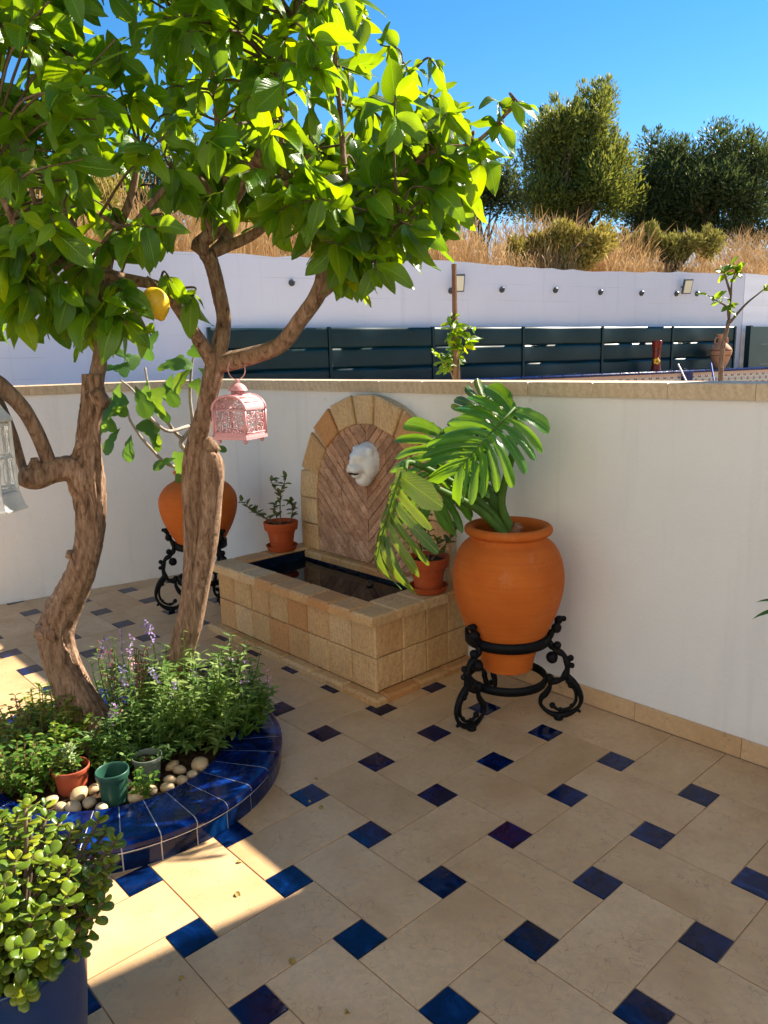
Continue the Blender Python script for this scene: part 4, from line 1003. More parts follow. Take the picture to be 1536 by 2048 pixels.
stalk([sb + Vector((0.03, .0, -.03)), at(1003, 1010, 3.3), at(1020, 930, 3.27), at(1032, 870, 3.24), at(1030, 816, 3.22)], (.022, .010))
stalk([sb + Vector((0.0, .04, -.03)), at(985, 1000, 3.38), at(950, 950, 3.42), at(915, 890, 3.44), at(884, 862, 3.42)], (.030, .010))
stalk([sb + Vector((0.02, .05, -.03)), at(992, 980, 3.42), at(975, 920, 3.5), at(945, 850, 3.5)], (.016, .008))
stalk([sb + Vector((-.02, .05, -.03)), at(975, 985, 3.45), at(945, 950, 3.52), at(930, 930, 3.55)], (.013, .007))
mb = MB(); mb.tube(catmull([sb + Vector((0.0, 0, -.05)), sb + Vector((0.02, -.02, .02)), sb + Vector((0.035, -.03, .05))], 4), [.034, .032, .03, .028, .028, .026, .024, .022, .02], 10, wobble=0.12); mb.build('stem', MAT['dry_stem'], mo, True)

# ------------------------------------------------------------------ fig
def fig_mesh(name, lobes):
    B = [(0, 0)]; n = 40
    for k in range(1, n):
        th = -150 + 300 * k / n                      # angle about the blade centre, 0 = tip
        r = 0.17 + 0.42 * max(0, math.cos(th * D2R * 2.5 * lobes / 5)) ** 0.8 * (1 - 0.35 * abs(th) / 150)
        r += 0.012 * math.sin(k * 2.9)
        B.append((r * math.sin(th * D2R), 0.40 + r * math.cos(th * D2R)))
    V = [(0, 0.40, 0.0)]; U = [(0.5, 0.4)]; m = len(B)
    for f in (0.5, 1.0):
        for x, y in B:
            px, py = x * f, 0.40 + (y - 0.40) * f; V.append((px, py, 0.10 * abs(px) - 0.30 * f * f * (px * px + (py - .3) ** 2) + 0.02 * math.sin(7 * px + 5 * py))); U.append((0.5 + px * 0.8, py))
    F = []
    for k in range(m):
        a, b = 1 + k, 1 + (k + 1) % m; F.append((0, b, a)); F.append((a, b, b + m, a + m))
    return make_mesh(name, V, F, MAT['fig_leaf'], True, U)
figv = [fig_mesh('fig_leaf', 5), fig_mesh('fig_leaf', 3), fig_mesh('fig_leaf', 5)]
fb = Vector((C2.x, C2.y, 0.93)); YF = 4.95
fbr = [[fb, at(372, 905, YF), at(362, 885, YF), at(378, 862, YF), at(385, 845, YF - .05), at(380, 790, YF - .05), at(384, 730, YF - .05), at(388, 712, YF - .05)],
       [at(365, 880, YF), at(345, 858, YF - .1), at(325, 830, YF - .15), at(306, 806, YF - .2), at(296, 770, YF - .2), at(290, 735, YF - .2)],
       [at(385, 848, YF), at(365, 856, YF - .15), at(335, 862, YF - .25), at(305, 840, YF - .35), at(283, 810, YF - .4), at(265, 780, YF - .4), at(240, 760, YF - .4)],
       [fb, at(335, 928, YF - .1), at(300, 895, YF - .25), at(275, 865, YF - .3), at(258, 835, YF - .3), at(252, 800, YF - .3)],
       [fb, at(415, 905, YF + .05), at(425, 880, YF + .1), at(430, 860, YF + .1)]]
for P in fbr:
    mb = MB(); Q = catmull(P, 5); mb.tube(Q, list(np.linspace(0.020 if P is fbr[0] else 0.013, 0.006, len(Q))), 8, wobble=0.06); mb.build('branch', MAT['pale_twig'], fg, True)
def fig_leaf(u, v, y, size, ang, tilt=0.3):
    p = at(u, v, y); d = Vector((math.sin(ang * D2R), random.uniform(-.35, .1), math.cos(ang * D2R)))
    n = Vector((random.uniform(-.4, .4), -1, 0.5 + tilt)); R3 = frame(d, n)
    o = bpy.data.objects.new('leaf', random.choice(figv)); COL.objects.link(o); o.parent = fg
    Mx = (R3 * size * 0.86).to_4x4(); Mx.translation = p - wloc(fg); o.matrix_local = Mx
for a in ((365, 905, 4.85, .30, 195), (352, 915, 4.8, .19, 250), (240, 855, 4.6, .22, 215), (262, 868, 4.6, .20, 190), (230, 845, 4.6, .2, 240), (285, 840, 4.6, .22, 150), (300, 850, 4.65, .2, 165),
          (250, 790, 4.5, .24, 230), (240, 765, 4.5, .22, 200), (270, 770, 4.5, .24, 160), (295, 760, 4.6, .24, 190), (310, 775, 4.6, .22, 170), (260, 740, 4.55, .2, 280), (292, 720, 4.7, .22, 20), (315, 735, 4.7, .22, 80), (330, 720, 4.75, .2, 100),
          (278, 730, 4.6, .2, 310), (383, 735, 4.88, .30, 225), (372, 722, 4.88, .22, 260), (388, 715, 4.88, .17, 10), (386, 760, 4.88, .16, 150), (395, 735, 4.9, .2, 120), (345, 745, 4.75, .22, 200), (325, 765, 4.7, .2, 150), (225, 800, 4.5, .22, 210), (300, 800, 4.6, .2, 140), (318, 865, 4.6, .09, 180), (255, 815, 4.55, .22, 250), (432, 872, 5.05, .12, 60), (425, 890, 5.05, .12, 110)):
    fig_leaf(*a)

# ------------------------------------------------------------------ small pots on the fountain rim
def shrub_pot(c, label, stems, slabel):
    sc_ = tag(lathe_part('saucer', [(0.01, 0.003), (.082, 0.003), (.090, .008), (.102, .030), (.104, .034), (.099, .036), (.088, .014), (.01, .012)], Vector((0, 0, 0)), MAT['terracotta_red'], None, 36, 2), slabel, 'saucer', 'terracotta saucers')
    sc_.location = c
    base = Vector(c) + Vector((0, 0, 0.0135)); root = thing('potted_shrub', label, 'potted plant', base, 'small terracotta pots on the fountain')
    lathe_part('pot', [(.01, .0), (.068, .0), (.072, .01), (.088, .118), (.091, .122), (.104, .124), (.107, .13), (.112, .17), (.110, .176), (.102, .176), (.098, .168), (.093, .13), (.088, .10)], base, MAT['terracotta_red'], root, 40, 2)
    soil_disc(base, 0.095, base.z + 0.15, root)
    var = [leaf_mesh('shrub_leaf', .48, .25, .25, .05, MAT['pot_leaf'], 5) for _ in range(3)]; lv = []
    for P in stems:
        Q = catmull([base + Vector(p) for p in P], 5)
        mb = MB(); mb.tube(Q, list(np.linspace(0.005, 0.002, len(Q))), 6); mb.build('stem', MAT['twig'], root, True)
        for i, q in enumerate(Q):
            if i < len(Q) * 0.35: continue
            for k in range(2 if i < len(Q) - 2 else 4):
                if random.random() < 0.25: continue
                d = Vector((random.uniform(-1, 1), random.uniform(-1, 1), random.uniform(-.1, .9)))
                lv.append((q, frame(d, Vector((0, -.3, 1))), random.uniform(.035, .065)))
    scatter_leaves(root, lv, var, 'leaf', MAT['pot_leaf'])
zb = 0.4405
shrub_pot(W(-2.705, 0.235, zb), 'small terracotta pot with sparse shrub on the left rim of the fountain',
          [[(0, 0, .14), (.0, 0, .25), (.01, 0, .36), (.05, 0, .46)], [(0, 0, .14), (-.08, -.02, .19), (-.16, -.03, .25), (-.24, -.03, .32)], [(0, 0, .14), (-.03, 0, .22), (-.035, .01, .29)], [(.02, 0, .14), (.06, .01, .18), (.08, 0, .24), (.075, 0, .30)], [(0, .02, .14), (-.1, .05, .19), (-.17, .06, .23)], [(.01, 0, .35), (-.03, -.01, .40), (-.05, 0, .45)]],
          'terracotta saucer under the small pot at the left rim of the fountain')
shrub_pot(W(-1.385, 0.235, zb), 'small terracotta pot with leafy shoots on the right rim of the fountain',
          [[(0, 0, .14), (.005, 0, .25), (0, 0, .38), (0, 0, .44)], [(0, 0, .14), (.06, 0, .20), (.12, .0, .27), (.15, .0, .33)], [(-.02, 0, .14), (-.035, 0, .22), (-.05, 0, .30)], [(.02, 0, .14), (.04, -.02, .2), (.05, -.02, .27)]],
          'terracotta saucer under the small pot at the right rim of the fountain')

# ------------------------------------------------------------------ planter
PC = Vector((-1.121, 2.864, 0)); PR, PI_, PH = 0.668, 0.436, 0.103
pl = thing('round_planter', 'round raised planter faced with glossy cobalt blue tiles', 'planter', PC)
mb = MB(); mb.lathe([(PR - .002, -0.01), (PR - .002, PH - .035), (PR + .001, PH - .033), (PR + .0055, PH - .021), (PR + .0035, PH - 0.0085), (PR - .006, PH + 0.0), (PR - .02, PH + .0026), (PI_ + .007, PH + .0026), (PI_ + .002, PH - .001), (PI_ + .004, 0.0)], PC, 99); mb.build('core', MAT['grout'], pl)
NTL = 33
for k in range(NTL):
    a0 = -69.8 + 360 / NTL * k + 0.19; a1 = a0 + 360 / NTL - 0.38
    P = []
    V = []; F = []; na = 3
    prof = [(PI_, PH - .035), (PI_, PH + .001), (PI_ + .006, PH + .004), (PR - .02, PH + .004), (PR - .004, PH + .001), (PR + .006, PH - .008), (PR + .008, PH - .022), (PR + .002, PH - .032), (PR - .012, PH - .034)]
    for i in range(na + 1):
        a = (a0 + (a1 - a0) * i / na) * D2R
        for r, z in prof: V.append(PC + Vector((r * math.cos(a), r * math.sin(a), z)))
    m = len(prof)
    for i in range(na):
        for j in range(m - 1): F.append((i * m + j, (i + 1) * m + j, (i + 1) * m + j + 1, i * m + j + 1))
    F += [tuple(range(m)), tuple(na * m + j for j in range(m - 1, -1, -1))]
    cc = sum(V, Vector()) / len(V); me = make_mesh('rim_tile', [v - cc for v in V], F, MAT['cobalt2']); link('rim_tile', me, pl, cc - PC)
    V = []; F = []; prof = [(PR - .012, -.004), (PR - .002, .0006), (PR, .004), (PR, PH - .041), (PR - .003, PH - .037), (PR - .012, PH - .036)]; m = len(prof)
    for i in range(na + 1):
        a = (a0 + (a1 - a0) * i / na) * D2R
        for r, z in prof: V.append(PC + Vector((r * math.cos(a), r * math.sin(a), z)))
    for i in range(na):
        for j in range(m - 1): F.append((i * m + j, (i + 1) * m + j, (i + 1) * m + j + 1, i * m + j + 1))
    F += [tuple(range(m)), tuple(na * m + j for j in range(m - 1, -1, -1))]
    cc = sum(V, Vector()) / len(V); me = make_mesh('wall_tile', [v - cc for v in V], F, MAT['cobalt']); link('wall_tile', me, pl, cc - PC)
soil_disc(PC, PI_ + .003, 0.07, pl, 0.012)

# ------------------------------------------------------------------ lemon trees
def trunk_mesh(mb, P, R, n=18, ridge=0.16, step=5, cut=False, seed=0):
    rs_ = np.random.default_rng(seed)
    Q = catmull([np.array((*p, r)) for p, r in zip(P, R)], step)
    pts = [Vector(q[:3]) for q in Q]; rad = [float(q[3]) for q in Q]; m = len(pts)
    ph = rs_.uniform(0, 6.28, 6); a = None; V = []
    for i in range(m):
        T = (pts[min(i + 1, m - 1)] - pts[max(i - 1, 0)]).normalized()
        if a is None: a = T.orthogonal().normalized()
        a = (a - T * a.dot(T)).normalized(); b = T.cross(a); sgm = i / step
        for k in range(n):
            f = 2 * math.pi * k / n
            w = 1 + ridge * (0.55 * math.sin(2 * f + ph[0] + 0.5 * sgm) + 0.45 * math.sin(5 * f + ph[1] + 0.35 * math.sin(sgm * 1.7 + ph[2])) + 0.35 * math.sin(9 * f + ph[3] - 0.4 * sgm)) + ridge * 0.35 * math.sin(1.9 * sgm + ph[4]) * math.sin(f + ph[5]) + rs_.normal(0, ridge * 0.16)
            if n > 30:
                for q_ in range(4):
                    f0 = ph[q_] + 1.57 * q_ + 0.35 * math.sin(sgm * 0.9 + q_ * 2) ; dd_ = (f - f0 + math.pi) % (2 * math.pi) - math.pi
                    w -= (0.30 if q_ % 2 else 0.2) * (0.5 + 0.5 * math.sin(sgm * 0.8 + ph[q_])) * math.exp(-(dd_ / 0.13) ** 2)
            V.append(pts[i] + (a * math.cos(f) + b * math.sin(f)) * rad[i] * w)
    F = []
    for i in range(m - 1):
        for k in range(n): F.append((i * n + k, i * n + (k + 1) % n, (i + 1) * n + (k + 1) % n, (i + 1) * n + k))
    F.append(tuple((m - 1) * n + k for k in range(n)))
    mb.add(V, F)
def px_path(L): return [at(u, v, y) for u, v, y, h in L], [h * y / FPX for u, v, y, h in L]
tL = thing('lemon_tree', 'lemon tree with the crooked bent trunk at the left of the planter', 'tree', (-1.24, 2.98, 0.07), 'lemon trees in the planter')
tR = thing('lemon_tree', 'lemon tree with straighter leaning trunk, forked beside the pink lantern', 'tree', (-1.06, 3.27, 0.07), 'lemon trees in the planter')
LB = [[(225, 1520, 2.96, 58), (190, 1462, 3.0, 50), (145, 1375, 3.02, 41), (113, 1295, 3.03, 38), (116, 1245, 3.03, 37), (143, 1190, 3.02, 32), (166, 1130, 3.0, 27), (180, 1060, 3.0, 26), (180, 1000, 3.0, 28), (170, 945, 2.98, 32), (176, 900, 2.97, 23), (180, 850, 2.97, 20), (187, 800, 2.97, 22), (184, 748, 2.97, 19)],
      [(176, 950, 2.98, 30), (140, 938, 2.96, 26), (105, 942, 2.94, 25), (70, 953, 2.9, 26), (40, 950, 2.87, 20)],
      [(190, 775, 2.98, 15), (203, 690, 3.0, 13), (206, 610, 3.02, 12), (212, 540, 3.05, 11), (230, 470, 3.1, 9), (262, 395, 3.1, 7), (280, 300, 3.1, 5)],
      [(103, 940, 2.95, 15), (78, 875, 2.9, 14), (48, 820, 2.85, 14), (5, 775, 2.8, 15), (-40, 735, 2.8, 14), (-90, 650, 2.8, 10), (-80, 500, 2.75, 7)],
      [(48, 945, 2.92, 9), (24, 865, 2.9, 10), (-8, 790, 2.9, 10), (-40, 700, 2.9, 8)],
      [(206, 620, 3.02, 8), (150, 560, 2.9, 6), (90, 470, 2.8, 5), (50, 330, 2.75, 4)],
      [(212, 540, 3.05, 8), (130, 420, 3.2, 6), (110, 290, 3.25, 5), (140, 150, 3.2, 4)]]
RB = [[(270, 1450, 3.3, 44), (305, 1408, 3.28, 40), (336, 1365, 3.28, 33), (365, 1300, 3.27, 28), (386, 1210, 3.26, 25), (389, 1130, 3.26, 21), (388, 1050, 3.26, 19), (386, 980, 3.26, 19), (388, 930, 3.25, 20), (398, 870, 3.22, 19), (415, 800, 3.2, 18), (430, 735, 3.18, 20), (440, 690, 3.18, 17), (448, 640, 3.2, 14), (440, 590, 3.2, 14), (426, 535, 3.18, 14), (412, 505, 3.16, 15)],
      [(384, 1260, 3.25, 20), (400, 1170, 3.24, 20), (415, 1080, 3.22, 20), (423, 1000, 3.21, 20), (425, 940, 3.2, 22), (418, 914, 3.2, 20), (414, 900, 3.2, 13), (411, 893, 3.2, 5)],
      [(395, 490, 3.15, 13), (430, 458, 3.12, 14), (465, 400, 3.08, 13), (500, 345, 3.05, 12), (527, 308, 3.02, 12)],
      [(418, 515, 3.17, 12), (452, 475, 3.25, 11), (460, 400, 3.3, 10), (440, 300, 3.35, 8), (430, 180, 3.3, 6), (400, 60, 3.2, 4)],
      [(428, 505, 3.16, 10), (490, 478, 3.2, 9), (525, 455, 3.2, 8), (580, 400, 3.3, 6), (620, 300, 3.3, 5)],
      [(452, 440, 3.26, 7), (420, 385, 3.15, 6), (395, 356, 3.08, 6), (345, 365, 3.02, 6), (300, 410, 2.98, 6), (255, 455, 2.95, 5), (200, 430, 2.85, 4)],
      [(428, 728, 3.17, 16), (398, 680, 3.1, 13), (355, 615, 3.0, 11), (320, 574, 2.93, 10), (240, 556, 2.85, 12), (150, 530, 2.75, 13), (50, 495, 2.65, 14), (-50, 462, 2.6, 12), (-120, 380, 2.6, 7)],
      [(42, 492, 2.65, 9), (28, 440, 2.62, 9), (5, 385, 2.6, 8), (-20, 300, 2.6, 5)],
      [(432, 728, 3.18, 20), (500, 712, 3.12, 18), (560, 690, 3.05, 16), (600, 640, 3.0, 15), (635, 588, 2.97, 15), (650, 535, 2.98, 16), (640, 485, 3.0, 14), (612, 447, 3.0, 8), (570, 360, 3.0, 5), (560, 200, 2.95, 4)],
      [(636, 590, 2.97, 13), (665, 568, 2.95, 13), (700, 558, 2.9, 9), (760, 500, 2.85, 6), (800, 440, 2.8, 4)],
      [(648, 505, 2.98, 12), (690, 470, 2.98, 11), (740, 420, 2.95, 8), (800, 350, 2.9, 6), (870, 300, 2.85, 5), (950, 285, 2.8, 4), (1035, 205, 2.75, 3)],
      [(700, 460, 2.98, 7), (690, 350, 3.1, 6), (680, 220, 3.15, 5), (670, 90, 3.1, 4), (680, -40, 3.1, 3)],
      [(510, 330, 3.05, 6), (545, 240, 2.95, 5), (555, 130, 2.9, 4), (600, 0, 2.85, 3)],
      [(740, 420, 2.95, 5), (770, 300, 3.05, 4), (790, 190, 3.05, 3)]]
skel = []
for root, BR, nm in ((tL, LB, 0), (tR, RB, 1)):
    for k, L in enumerate(BR):
        P, R = px_path(L); mb = MB()
        trunk_mesh(mb, P, R, 56 if k == 0 else (18 if R[0] > .02 else 9), 0.15 if k == 0 else 0.09, 7, seed=k + 10 * nm)
        mb.build('trunk' if k == 0 else 'branch', MAT['bark'], root, True)
        for q in catmull(P, 4): skel.append((q, nm))
# knots, cut snags, splitting bark
for root, u, v, y, r, d in ((tL, 195, 795, 2.955, .034, (0, -.3, .3)), (tL, 147, 1110, 2.98, .026, (-1, -.3, .3)), (tL, 158, 890, 2.94, .014, (-.3, -.3, 1)), (tL, 95, 1265, 2.99, .045, (-1, -.3, .2)), (tL, 235, 1440, 2.98, .05, (.4, -.3, .4)), (tL, 70, 928, 2.88, .022, (0, 0, 1)),
                            (tR, 575, 660, 3.02, .012, (-.2, -.2, 1)), (tR, 420, 890, 3.2, .030, (-.2, -.2, 1)), (tR, 523, 312, 3.0, .03, (.2, -1, .6)), (tR, 420, 448, 3.1, .022, (-.8, -.4, .6)), (tR, 400, 495, 3.14, .03, (-.8, -.3, .2))):
    p = at(u, v, y); d = Vector(d).normalized(); mb = MB()
    mb.tube([p - d * r, p, p + d * r * 0.7, p + d * r * 1.1], [r * 1.1, r, r * 0.8, r * 0.55], 10, wobble=0.2); mb.build('knot', MAT['bark'], root, True)
for root, side in ((tL, 0),):
    for k in range(12):                             # strips of lifting bark near the foot of each trunk
        if side == 0: f = random.random(); u = 150 + 70 * f + random.uniform(-30, 25); v = 1360 + 120 * f; y = 2.975
        else: f = random.random(); u = 385 - 95 * f + random.uniform(-28, 8); v = 1120 + 280 * f; y = 3.235
        p = at(u, v, y); q = at(u + (18 if side == 0 else -14), v + random.uniform(35, 60), y - .008)
        mb = MB(); mb.tube(catmull([p, (p + q) / 2 + Vector((0, -.012, 0)), q], 3), [.003, .007, .008, .008, .007, .006, .003], 6, flat=0.5); mb.build('bark_strip', MAT['bark'], root, True)

lv_var = [leaf_mesh('lemon_leaf', random.uniform(.42, .56), random.uniform(.05, .6), random.uniform(-.3, 1.0), random.uniform(.03, .14), MAT['lemon_leaf'], 9, random.uniform(.72, 1.0), twist=random.uniform(-.8, .8)) for _ in range(24)]
POLY = [(-260, -420), (600, -420), (735, -60), (742, 40), (775, 140), (850, 195), (905, 240), (975, 300), (955, 400), (925, 490), (840, 520), (770, 555), (700, 575), (655, 470), (600, 445), (540, 440), (470, 455), (400, 455), (345, 520), (335, 600), (300, 690), (240, 690), (150, 690), (60, 690), (-260, 700)]
def inside(x, y, P=POLY):
    c = False
    for i in range(len(P)):
        (x1, y1), (x2, y2) = P[i - 1], P[i]
        if (y1 > y) != (y2 > y) and x < (x2 - x1) * (y - y1) / (y2 - y1) + x1: c = not c
    return c
leavesL, leavesR = [], []; twL, twR = [], []
SK = np.array([q for q, _ in skel]); SI = np.array([i for _, i in skel])
CC = np.array((-0.80, 3.05, 2.55)); CR = np.array((1.45, 0.95, 1.05))
def add_twig(tip, nleaf, big=1.0, owner=None, droop=0.5):
    d2 = ((SK - np.array(tip)) ** 2).sum(1); k = int(np.argmin(d2 + (0 if owner is None else 9) * (SI != (owner or 0)))); own = SI[k]; a = Vector(SK[k]); tip = Vector(tip)
    out = Vector((tip.x - CC[0], tip.y - CC[1], (tip.z - CC[2]) * 0.5)); out = out.normalized() if out.length > .01 else Vector((0, 0, 1))
    mid = (a + tip) / 2 + Vector((random.uniform(-.06, .06), random.uniform(-.06, .06), random.uniform(0, .08)))
    Q = catmull([a, mid, tip], 5); (twL if own == 0 else twR).append(Q)
    dirn = Vector(Q[-1] - Q[-3]).normalized(); base_i = len(Q) - 1; seg = (tip - mid).length
    for k in range(nleaf):
        f = random.random() ** 0.8 * min(0.22, seg * 0.9); p = tip - dirn * f
        ang = k * 2.4 + random.uniform(-.5, .5); o1 = dirn.orthogonal().normalized(); o2 = dirn.cross(o1)
        ld = (o1 * math.cos(ang) + o2 * math.sin(ang)) * 0.9 + dirn * 0.45 + out * 0.35 + Vector((0, 0, -droop * random.uniform(.3, 1.3)))
        nr = Vector((random.uniform(-.7, .7), random.uniform(-.9, .4), random.uniform(.2, 1.0)))
        (leavesL if own == 0 else leavesR).append((p, frame(ld, nr), random.uniform(.09, .168) * big))
n = 0
while n < 335:
    u, v = random.uniform(-260, 975), random.uniform(-420, 700)
    if not inside(u, v): continue
    # thin out the open middle where the wall and the branches show
    if 335 < u < 640 and v > 430 and random.random() < 0.8: continue
    yy = random.uniform(2.3, 3.75)
    p = at(u, v, yy)
    q = (np.array(p) - CC) / CR
    if (q ** 2).sum() > 1.15 and v < 480: 
        continue
    if v > 480 and not (2.45 < yy < 3.25): continue
    add_twig(p, random.randint(6, 9)); n += 1
for _ in range(46): add_twig(at(random.uniform(330, 680), random.uniform(230, 420), random.uniform(3.25, 3.75)), random.randint(6, 8))
for _ in range(30): add_twig(at(random.uniform(620, 920), random.uniform(130, 470), random.uniform(2.7, 3.4)), random.randint(6, 8))
for _ in range(14): add_twig(at(random.uniform(560, 900), random.uniform(300, 500), random.uniform(2.6, 3.2)), random.randint(6, 8), 1.1)
# named sprays: the hanging clusters low left, the right edge and the long shoot
for u, v, y, k, b in ((40, 640, 2.55, 8, 1.15), (110, 640, 2.6, 8, 1.15), (190, 660, 2.6, 8, 1.15), (255, 650, 2.6, 8, 1.2), (240, 590, 2.65, 7, 1.1), (150, 600, 2.6, 7, 1.1), (60, 590, 2.55, 7, 1.1), (-20, 620, 2.5, 7, 1.1), (20, 560, 2.6, 6, 1.1), (380, 600, 2.85, 6, 1.05), (345, 565, 2.8, 4, 1.0),
                      (700, 520, 2.75, 7, 1.15), (740, 500, 2.7, 7, 1.2), (690, 560, 2.75, 5, 1.1), (800, 470, 2.75, 7, 1.05), (850, 460, 2.65, 4, 1.35), (900, 380, 2.8, 6, 1), (930, 320, 2.8, 6, 1), (960, 330, 2.75, 5, 1), (880, 230, 2.85, 6, 1), (820, 150, 2.9, 6, 1), (870, 130, 2.95, 4, .7), (760, 90, 2.9, 6, 1), (985, 265, 2.78, 4, .9), (1035, 215, 2.75, 4, .8), (1000, 205, 2.76, 3, .8), (720, 30, 2.95, 6, 1), (700, -20, 3.0, 6, 1), (660, 20, 3.0, 6, 1), (620, -10, 2.9, 7, 1), (560, 470, 3.1, 4, .9), (930, 430, 3.0, 5, .7), (900, 420, 3.0, 5, .7)):
    add_twig(at(u, v, y), k, b, droop=0.8 if v > 440 else 0.35)
for root, tw, lv in ((tL, twL, leavesL), (tR, twR, leavesR)):
    mb = MB()
    for Q in tw: mb.tube(Q, list(np.linspace(0.006, 0.0022, len(Q))), 5, caps=False)
    o = mb.build('twigs', MAT['twig'], root, True); o['kind'] = 'stuff'
    scatter_leaves(root, lv, lv_var, 'leaf', MAT['lemon_leaf'])
# lemon fruit
lc = at(311, 606, 2.78)
le_ = thing('lemon', 'ripe yellow lemon hanging from the branch above the left urn', 'lemon', lc)
mb = MB(); prof = [(0.0, -.072), (.010, -.070), (.018, -.062), (.032, -.050), (.046, -.030), (.053, -.005), (.051, .020), (.040, .042), (.024, .054), (.010, .060), (0.0, .060)]
axis = Vector((-.35, 0, 1)).normalized(); Rz = Vector((0, 0, 1)).rotation_difference(axis).to_matrix()
tmp = MB(); tmp.lathe([p[:2] for p in catmull([(r, z, 0) for r, z in prof], 2)], (0, 0, 0), 24)
mb.add([lc + Rz @ (Vector(v) * 0.9) for v in tmp.v], tmp.f); mb.build('fruit', MAT['lemon_fruit'], le_, True)
mb = MB(); mb.tube(catmull([lc + Rz @ Vector((0, 0, .058)), lc + Vector((-.02, 0, .09)), at(316, 572, 2.92)], 4), .003, 6); mb.build('stem', MAT['twig'], le_, True)

# ------------------------------------------------------------------ lanterns
pc = at(482, 884, 3.12); pc.z -= 0.0
fa = -113 * D2R; FX = Vector((-math.sin(fa), math.cos(fa), 0)); FY = Vector((math.cos(fa), math.sin(fa), 0))    # FY = outward normal of the arched front
pk = thing('pink_lantern', 'pink metal lantern with scrollwork sides hanging from the lemon branch', 'lantern', pc)
def PL(x, y, z): return pc + FX * x + FY * y + UP * z
hw, zb0, zsp = 0.074, 0.016, 0.135
mb = MB(); 
for dz, hh, w_ in ((zb0 + .006, .012, hw + .006), (zb0 + .018, .012, hw + .001)): mb.box(PL(0, 0, dz), (2 * w_, 2 * w_, hh), fa + math.pi / 2)
mb.build('base', MAT['pink'], pk)
for sx in (-1, 1):
    for sy in (-1, 1):
        mb = MB(); mb.ball(PL(sx * .062, sy * .062, 0.008), .010, 10, 7); mb.build('foot', MAT['pink'], pk, True)
        mb = MB(); mb.box(PL(sx * (hw - .004), sy * (hw - .004), (zb0 + .024 + zsp) / 2), (.009, .009, zsp - zb0 - .024), fa + math.pi / 2); mb.build('corner_post', MAT['pink'], pk)
def vault(x): return zsp + 0.058 * math.sqrt(max(0, 1 - (x / (hw + .004)) ** 2))
# barrel roof with ribs
xs = [-(hw + .004) * math.cos(math.pi * k / 24) for k in range(25)]
mb = MB(); V = []; F = []
for k, x in enumerate(xs):
    for y in (-hw, hw):
        V.append(PL(x, y, vault(x))); V.append(PL(x * 0.95, y, vault(x) - .004 - (0.0 if 0 < k < 24 else 0)))
for k in range(24):
    a = 4 * k; b = a + 4
    F += [(a, b, b + 2, a + 2), (a + 1, a + 3, b + 3, b + 1), (a, a + 1, b + 1, b), (a + 2, b + 2, b + 3, a + 3)]
mb.add(V, F); mb.build('roof', MAT['pink'], pk)
for k in (4, 7, 10, 14, 17, 20):
    mb = MB(); x = xs[k]; mb.tube([PL(x, -hw + .012, vault(x) + .001), PL(x, hw - .012, vault(x) + .001)], .0032, 6); mb.build('roof_rib', MAT['pink'], pk, True)
mb = MB()
for sy in (-1, 1):
    mb2 = MB(); mb2.tube([PL(x, sy * (hw + .002), vault(x) - .002) for x in xs], .0055, 8); mb2.tube([PL(-hw - .002, sy * (hw + .002), zb0 + .02), PL(-hw - .002, sy * (hw + .002), zsp)], .005, 6); mb2.tube([PL(hw + .002, sy * (hw + .002), zb0 + .02), PL(hw + .002, sy * (hw + .002), zsp)], .005, 6)
    mb2.build('arch_frame', MAT['pink'], pk, True)
zt = zsp + 0.056
mb = MB(); mb.lathe([(.030, 0), (.030, .004), (.027, .006)], PL(0, 0, zt - .004), 20)
for k in range(16):
    a = 2 * math.pi * k / 16; p = PL(0, 0, zt) + Vector((.026 * math.cos(a), .026 * math.sin(a), 0)); mb.tube([p, p + UP * .020], .0028, 5)
mb.lathe([(.021, 0), (.021, .02)], PL(0, 0, zt), 16); mb.build('vent', MAT['pink'], pk, True)
mb = MB(); mb.lathe([p[:2] for p in catmull([(.040, .018, 0), (.038, .022, 0), (.030, .036, 0), (.016, .046, 0), (.006, .049, 0), (.0, .05, 0)], 3)], PL(0, 0, zt), 24); mb.ball(PL(0, 0, zt + .055), .009, 10, 7); mb.build('dome', MAT['pink'], pk, True)
rc = PL(0, 0, zt + .103); mb = MB(); mb.tube([rc + Vector((math.cos(a), 0.25 * math.cos(a), 1.25 * math.sin(a))) * .033 for a in [2 * math.pi * k / 28 for k in range(28)]], .0022, 6, closed=True); mb.build('ring', MAT['pink'], pk, True)
def spiral(c, r, turns, a0, sgn): return [(c[0] + r * (1 - 0.8 * f) * math.cos(a0 + sgn * turns * 2 * math.pi * f), c[1] + r * (1 - 0.8 * f) * math.sin(a0 + sgn * turns * 2 * math.pi * f)) for f in [k / 18 for k in range(19)]]
scr = []
for sx in (-1, 1):
    for cx, cz, r, a0, sg in ((.020, .052, .017, -1.6, 1), (.048, .066, .014, 2.2, -1), (.026, .088, .016, -1.0, 1), (.050, .102, .015, 2.5, -1), (.018, .116, .012, -1.4, 1), (.052, .042, .012, 1.2, 1)):
        scr.append([(sx * x, z) for x, z in spiral((cx, cz), r, 1.25, a0, sg)])
    scr.append([(sx * x, z) for x, z in ((.004, .04), (.010, .06), (.004, .08), (.012, .10), (.004, .125))])
    scr.append([(sx * x, z) for x, z in ((.068, .04), (.060, .06), (.068, .08), (.060, .10), (.066, .125))])
top = []
for sx in (-1, 1):
    top.append([(sx * x, z) for x, z in spiral((.024, .150), .016, 1.2, -2.4, 1)]); top.append([(sx * x, z) for x, z in spiral((.050, .140), .012, 1.1, 2.6, -1)])
for k in range(9):
    a = math.pi * (0.12 + 0.76 * k / 8); top.append([(.052 * math.cos(a), zsp + .044 * math.sin(a)), (.070 * math.cos(a), zsp + .055 * math.sin(a))])
